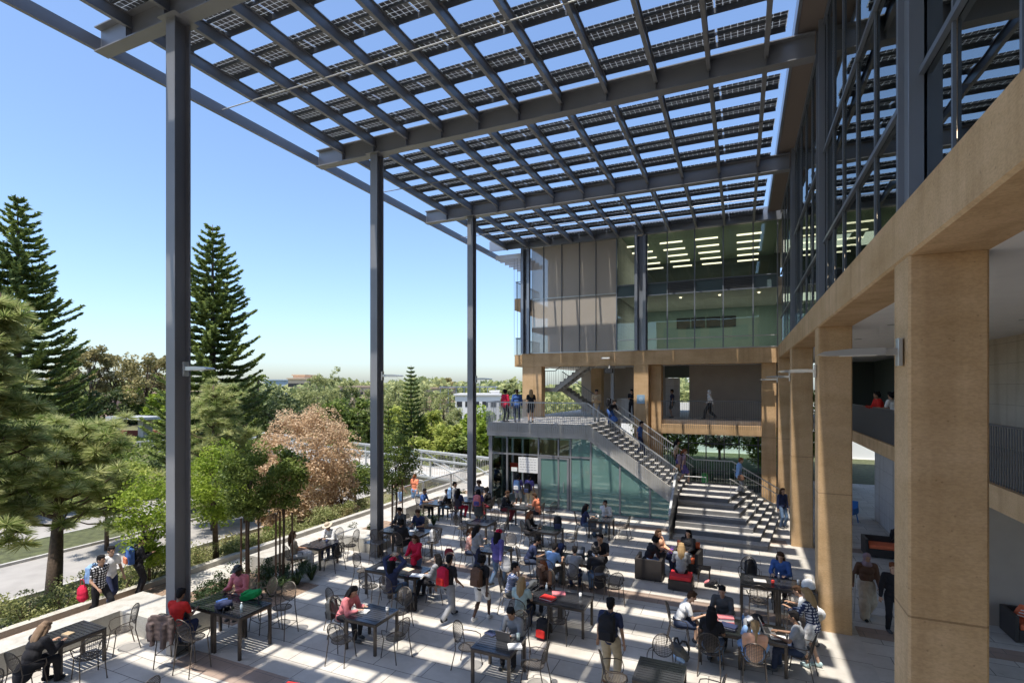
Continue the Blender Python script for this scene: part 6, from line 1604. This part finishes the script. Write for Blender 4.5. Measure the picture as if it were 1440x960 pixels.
SH = [(300, 828, .35, .4, 'small shrub in the bed right of the near steel column'), (415, 752, .7, .8, 'yellow shrub before the brown tree, left'), (455, 740, .8, .9, 'yellow green shrub at the foot of the brown tree'), (488, 722, .6, .8, 'shrub right of the brown tree trunk'),
      (372, 768, .6, .6, 'pale shrub beyond the kerb behind the straw hat bench'), (345, 775, .6, .55, 'yellow shrub beside the pale shrub beyond the kerb'), (325, 790, .55, .5, 'low shrub beyond the kerb behind the staked trees'), (270, 780, .7, .6, 'shrub beyond the walk right of the near steel column base')]
for u, v, r_, h, lab in SH:
    p = at(u, v, -.3)
    if p.x > -16.6: p.x = -16.9
    shrub(p.x, p.y, r_, h, lab, 'lf_hedge', 1400, .07)
rs = random.Random(5)
for i in range(26):
    x = rs.uniform(-22.5, -17.5); y = rs.uniform(12, 34)
    shrub(x, y, rs.uniform(.4, .8), rs.uniform(.35, .8), 'low dry shrub scattered on the slope between terrace kerb and road', rs.choice(['lf_hedge', 'lf_olive', 'lf_mid']), 600, .085, 'scattered shrubs on the slope')
for i in range(30):
    x = rs.uniform(-66, -42); y = rs.uniform(8, 52)
    shrub(x, y, rs.uniform(1.4, 2.4), rs.uniform(1.4, 2.6), 'rounded bush in the green bank beyond the far roadway', rs.choice(['lf_lime', 'lf_mid', 'lf_mid', 'lf_dark', 'lf_olive']), 1400, .24, 'bushes beyond the far roadway')
# flax clumps and low plants in the beds
def flax(x, y, h, label, n=60, mat='lf_flax'):
    e = empty('flax_plant', (x, y, .004), label, 'plant', 'strap leaved plants in the planting beds')
    a = rng.uniform(0, 6.28, n); o = rng.uniform(.35, 1.15, n); C = []; m = MB()
    for i in range(n):
        dx, dy = math.cos(a[i]), math.sin(a[i]); w = .014; L = h * rng.uniform(.7, 1.1); q = o[i]
        pts = [(dx * .03, dy * .03, 0), (dx * L * q * .4, dy * L * q * .4, L * .6), (dx * L * q, dy * L * q, L * (1 - q * .45))]
        s_ = (-dy * w, dx * w)
        m.add([(pts[0][0] - s_[0], pts[0][1] - s_[1], 0), (pts[0][0] + s_[0], pts[0][1] + s_[1], 0), (pts[1][0] + s_[0], pts[1][1] + s_[1], pts[1][2]), (pts[1][0] - s_[0], pts[1][1] - s_[1], pts[1][2]), pts[2]], [(0, 1, 2, 3), (3, 2, 4)])
    m.build('blades', M[mat], None).parent = e
FL = [(438, 815, 'flax clump at the plaza corner of the first bed'), (418, 822, 'second flax clump in the first bed'), (425, 806, 'flax clump near the end of the concrete bench'), (398, 828, 'flax clump in the middle of the first bed'), (402, 812, 'flax clump behind the middle one in the first bed'), (380, 838, 'short flax clump towards the tall table'),
      (378, 818, 'flax clump by the bench end block'), (610, 738, 'flax clump at the plaza corner of the second bed'), (598, 742, 'flax clump behind the navy and yellow shirt'), (590, 734, 'flax clump at the foot of the far bench')]
for u, v, lab in FL:
    p = at(u, v, 0); flax(p.x, p.y, .62, 'green ' + lab)
for x, y, h, lab in ((-13.9, 9.9, .7, 'dark low shrub behind the pink jacket man'), (-13.3, 9.7, .6, 'reddish low shrub beside the pink jacket man'), (-14.2, 11.6, .75, 'dark rounded shrub at the end of the bench block'), (-13.6, 11.9, .6, 'dark shrub under the staked trees'), (-14.1, 10.6, .6, 'low shrub under the staked trees by the walk'), (-12.6, 10.2, .4, 'small dark shrub in front of the staked trees'), (-14.3, 16.6, .5, 'small yellow shrub left of the middle steel column'), (-13.9, 17.4, .5, 'dark low shrub under the tree by the middle column'), (-12.7, 18.8, .5, 'dark shrub beside the man in navy and yellow'), (-13.6, 24.3, .6, 'green shrub beyond the farthest bench'), (-12.9, 24.6, .6, 'green shrub beside the cafe corner')):
    shrub(x, y, h * .7, h, lab, 'lf_flax' if h > .45 else 'lf_mid', 900, .06, 'low shrubs in the planting beds', .004)
tag(B(-16.2, -15.3, -12, 10.4, -.003, .004).build('soil_strip', M['soil']), kind='structure')

# ============================================================ footbridge, fence, gateway, far buildings
br = empty('footbridge', (-15.7, 30.3, 0), 'pale grey steel truss footbridge leading away over the road', 'bridge')
def truss(m, a, b, h=1.15, n=8, w=.11):
    a = Vector(a); b = Vector(b); up = Vector((0, 0, h))
    m.bar(a + up, b + up, w, w); m.bar(a, b, w * 1.2, w * 1.2)
    for i in range(n + 1):
        p = a.lerp(b, i / n); m.bar(p, p + up, w * .8)
        if i < n:
            q = a.lerp(b, (i + 1) / n); m.bar(p, q + up, w * .6) if i < n / 2 else m.bar(p + up, q, w * .6)
def pickets(m, a, b, h=1.1, step=.13, w=.016):
    a = Vector(a); b = Vector(b); n = int((b - a).length / step)
    for i in range(n + 1): p = a.lerp(b, i / n); m.box(p.x - w / 2, p.x + w / 2, p.y - w / 2, p.y + w / 2, p.z, p.z + h)
    m.bar(a + Vector((0, 0, h)), b + Vector((0, 0, h)), .05)
M['bridge'] = pm('bridge_paint', (.50, .52, .52), .5, .1)
P0n, P0f = Vector((-15.6, 28.8, 0)), Vector((-15.6, 32.0, 0)); dv = Vector((-.966, .26, 0)) * 32
P1n, P1f = P0n + dv, P0f + dv; P2n, P2f = Vector((-62, 34.6, -1.2)), Vector((-62, 37.8, -1.2))
for a, b in ((P0n, P1n), (P0f, P1f), (P1n, P2n), (P1f, P2f)):
    m = MB(); truss(m, a, b, 1.2, 9 if a.x > -20 else 5); m.build('truss', M['bridge'], br)
    m = MB(); pickets(m, a + Vector((0, .08 if a in (P0n, P1n) else -.08, 0)), b + Vector((0, .08 if a in (P0n, P1n) else -.08, 0)), 1.08, .16); m.build('railing', M['galv'], br)
for a, b, c, d in ((P0n, P0f, P1f, P1n), (P1n, P1f, P2f, P2n)):
    z = Vector((0, 0, -.25)); MB().add([a, b, c, d, a + z, b + z, c + z, d + z], [(0, 3, 2, 1), (4, 5, 6, 7), (0, 1, 5, 4), (1, 2, 6, 5), (2, 3, 7, 6), (3, 0, 4, 7)]).build('deck', M['walk'], br)
for q in (P0n.lerp(P1f, .22), P0n.lerp(P1f, .85), P1n.lerp(P2f, .9)): MB().box(q.x - .5, q.x + .5, q.y - 1.2, q.y + 1.2, -4, q.z - .26).build('pier', M['grey_conc'], br)
tag(B(-15.6, -12.2, 28.6, 32.4, -.2, -.001).build('landing', M['walk']), kind='structure')
f = empty('picket_fence', (-15.15, 24, 0), 'pale metal picket fence between the far bench and the footbridge', 'fence')
m = MB(); pickets(m, (-15.2, 20.4, .02), (-15.05, 28.6, .02), 1.1, .11, .018); m.build('pickets', M['galv'], f)
for y in (20.4, 23, 25.8, 28.6): MB().box(-15.2, -15.1, y - .03, y + .03, 0, 1.16).build('post', M['galv'], f)
for i, (k, lab, tp_, sd) in enumerate(((.16, 'walker in a dark top on the footbridge, nearest the green trees', 'navy', .9), (.135, 'walker in a light blue top on the footbridge', 'ltblue', 1.6), (.12, 'walker in a pale top following on the footbridge', 'aqua', 2.2))):
    q = P0n.lerp(P1n, k * 1.9); person((q.x, q.y + sd, .01), 100 if i else 80, ['walk', 'walk2', 'walk'][i], lab, top=('tee', tp_), bot=('trousers', 'black'), hair=('long', 'brown'))
# gateway with flat roof, stairs
pg = atd(192, 588, 64)
gw = empty('gateway', (pg.x, pg.y, -1.4), 'pale concrete gateway with a flat roof at the far end of the footbridge', 'gateway')
for nm, u0, u1 in (('pillar', 154, 167), ('pillar', 200, 213)):
    a = atd(u0, 600, 64); b = atd(u1, 600, 64); MB().box(min(a.x, b.x), max(a.x, b.x), a.y - .5, a.y + .6, -2.2, 2.2).build(nm, M['bench_conc'], gw)
MB().box(pg.x - 3.4, pg.x + 3.6, pg.y - 1.6, pg.y + 1.6, 2.21, 2.5).build('roof', M['galv'], gw)
sg = empty('bridge_stairs', (-64, 37, -1.4), 'pale stairs dropping left from the end of the footbridge', 'staircase')
m = MB()
for k in range(12): m.box(-63.0 - k * .35, -62.6 - k * .35, 34.8, 37.8, -1.5 - k * .17, -1.3 - k * .17)
m.build('stair_flight', M['bench_conc'], sg); MB().box(-63, -62.1, 34.8, 37.8, -4, -1.45).build('abutment', M['grey_conc'], sg)
tag(MB().add([*(tuple(Vector(q)) for q in ((-90, 30, -3), (-58, 48, -3), (-58, 48, 0.6), (-90, 30, .6), (-90.2, 30.3, -3), (-58.2, 48.3, -3), (-58.2, 48.3, .6), (-90.2, 30.3, .6)))], [(0, 1, 2, 3), (5, 4, 7, 6), (3, 2, 6, 7), (0, 4, 5, 1), (0, 3, 7, 4), (1, 5, 6, 2)]).build('red_wall', M['redwall'], loc=(-74, 39, -3)), 'long low red wall behind the concrete gateway', 'wall')
def car(u, v, t, col, label):
    p = atd(u, v, t); z = -1.2; e = empty('parked_car', (p.x, p.y, z), label, 'car', None, R(25))
    mt = pm('car_paint', col, .25, .2, .7)
    m = MB(); m.prismy([(-2.1, .3), (2.1, .3), (2.15, .75), (1.2, .9), (-2.0, .95), (-2.15, .7)], -.85, .85); m.build('body', mt, None).parent = e
    m = MB(); m.prismy([(-1.7, .951), (1.1, .92), (.5, 1.42), (-1.2, 1.45)], -.74, .74); m.build('cabin', M['black'], None).parent = e
    MB().box(-1.15, .45, -.72, .72, 1.452, 1.48, c=.05).build('roof', mt, None).parent = e
    for sx in (-1.3, 1.35):
        for sy in (-.87, .87): MB().tube([(sx, sy - .1, .32), (sx, sy + .1, .32)], .32, 14).build('wheel', M['black'], None).parent = e
car(108, 600, 66, (.55, .56, .58), 'silver parked car half hidden above the red wall at the left')
car(88, 606, 62, (.7, .7, .7), 'white parked car behind the left star pine near the red wall')
def bldg(u0, u1, vtop, t, col, label, depth=14, win=None, vb=640, name='distant_building'):
    a = atd(u0, vtop, t); b = atd(u1, vtop, t); zt = a.z; dx = (b - a); L = math.hypot(dx.x, dx.y); ang = math.atan2(dx.y, dx.x)
    e = empty(name, (a.x, a.y, -4), label, 'building', None, ang)
    h = zt + 4; mt = pm('render', col, .85, var=.04)
    MB().box(0, L, 0, depth, 0, h).build('wall', mt, None).parent = e
    MB().box(-.3, L + .3, -.3, depth, h, h + .35).build('roof', pm('roof', tuple(c * .85 for c in col), .8), None).parent = e
    if win:
        rows, n, w, hh = win
        for r_ in range(rows):
            for k in range(n):
                x = L * (k + .5) / n; z = h - 1.2 - r_ * 2.6; o = MB().box(x - w / 2, x + w / 2, -.04, .02, z - hh, z).build('window', M['black'], None); o.parent = e
    return e
bldg(640, 760, 556, 105, (.66, .65, .63), 'white building with small square windows behind the terrace', win=(3, 10, 1.1, 1.1))
bldg(690, 745, 551, 118, (.72, .71, .69), 'taller white block behind the white building with square windows', win=(2, 4, 1.2, 1.2))
pa = atd(618, 543, 122); e = empty('roof_canopy', (pa.x, pa.y, pa.z - 3), 'grey flat canopy on thin posts above the white building', 'canopy', None, CA)
MB().box(0, 13.5, 0, 6, 2.75, 3.0).build('roof', M['steel_panel'], None).parent = e
for k in range(8): MB().box(k * 1.85 + .1, k * 1.85 + .28, .2, .4, -3, 2.74).build('post', M['steel_panel'], None).parent = e
bldg(596, 640, 546, 135, (.55, .42, .32), 'low tan building right of the narrow star pine', win=(1, 6, 1.2, .9))
bldg(478, 520, 544, 130, (.50, .38, .30), 'low brown building on the skyline left of the middle column', win=(1, 5, 1.2, .9))
bldg(405, 442, 533, 150, (.62, .47, .33), 'tan building with dark windows on the skyline above the dark tree', win=(2, 5, 1.5, 1.0))
bldg(412, 428, 528, 152, (.66, .50, .36), 'small tan roof tower on the tan skyline building')
bldg(372, 408, 535, 155, (.36, .44, .52), 'long blue grey roofed building beside the palm')
bldg(128, 162, 556, 95, (.55, .36, .30), 'small pink building between the trees above the gateway', win=(1, 5, 1.0, 1.0))
bldg(216, 240, 553, 96, (.60, .42, .32), 'small coral building beside the near steel column')
# distant tree line closing the view
def treeline():
    C = []
    for i in range(42000):
        u = rng.uniform(-60, 1040); t = rng.uniform(130, 210); vt = 537 + 3 * math.sin(u * .05) + 2.5 * math.sin(u * .017 + 1) + 1.5 * math.sin(u * .19) + rng.normal() * 1.5
        p = atd(u, vt + rng.uniform(0, 1) ** .8 * 40, t); C.append((p.x, p.y, p.z))
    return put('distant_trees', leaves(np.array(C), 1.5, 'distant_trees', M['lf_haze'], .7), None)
o = treeline(); o['kind'] = 'stuff'
# long grass and ground cover on the slope
def cover():
    n = 26000; x = rng.uniform(-23.2, -16.5, n); y = rng.uniform(-2, 45, n)
    k = np.sin(x * 1.3 + 2) + np.sin(y * .9) + rng.normal(size=n) * .6 > .2; x, y = x[k], y[k]
    z = np.array([gz(a, b) for a, b in zip(x, y)]) + rng.uniform(0, .12, len(x))
    o = put('ground_cover', leaves(np.stack([x, y, z], 1), .10, 'ground_cover', M['lf_hedge'], .5), None); o['kind'] = 'stuff'
    n = 30000; x = rng.uniform(-68, -41, n); y = rng.uniform(0, 60, n); z = np.array([gz(a, b) for a, b in zip(x, y)]) + rng.uniform(0, .4, n)
    o = put('ground_cover', leaves(np.stack([x, y, z], 1), .34, 'ground_cover', M['lf_mid'], .6), None); o['kind'] = 'stuff'
cover()
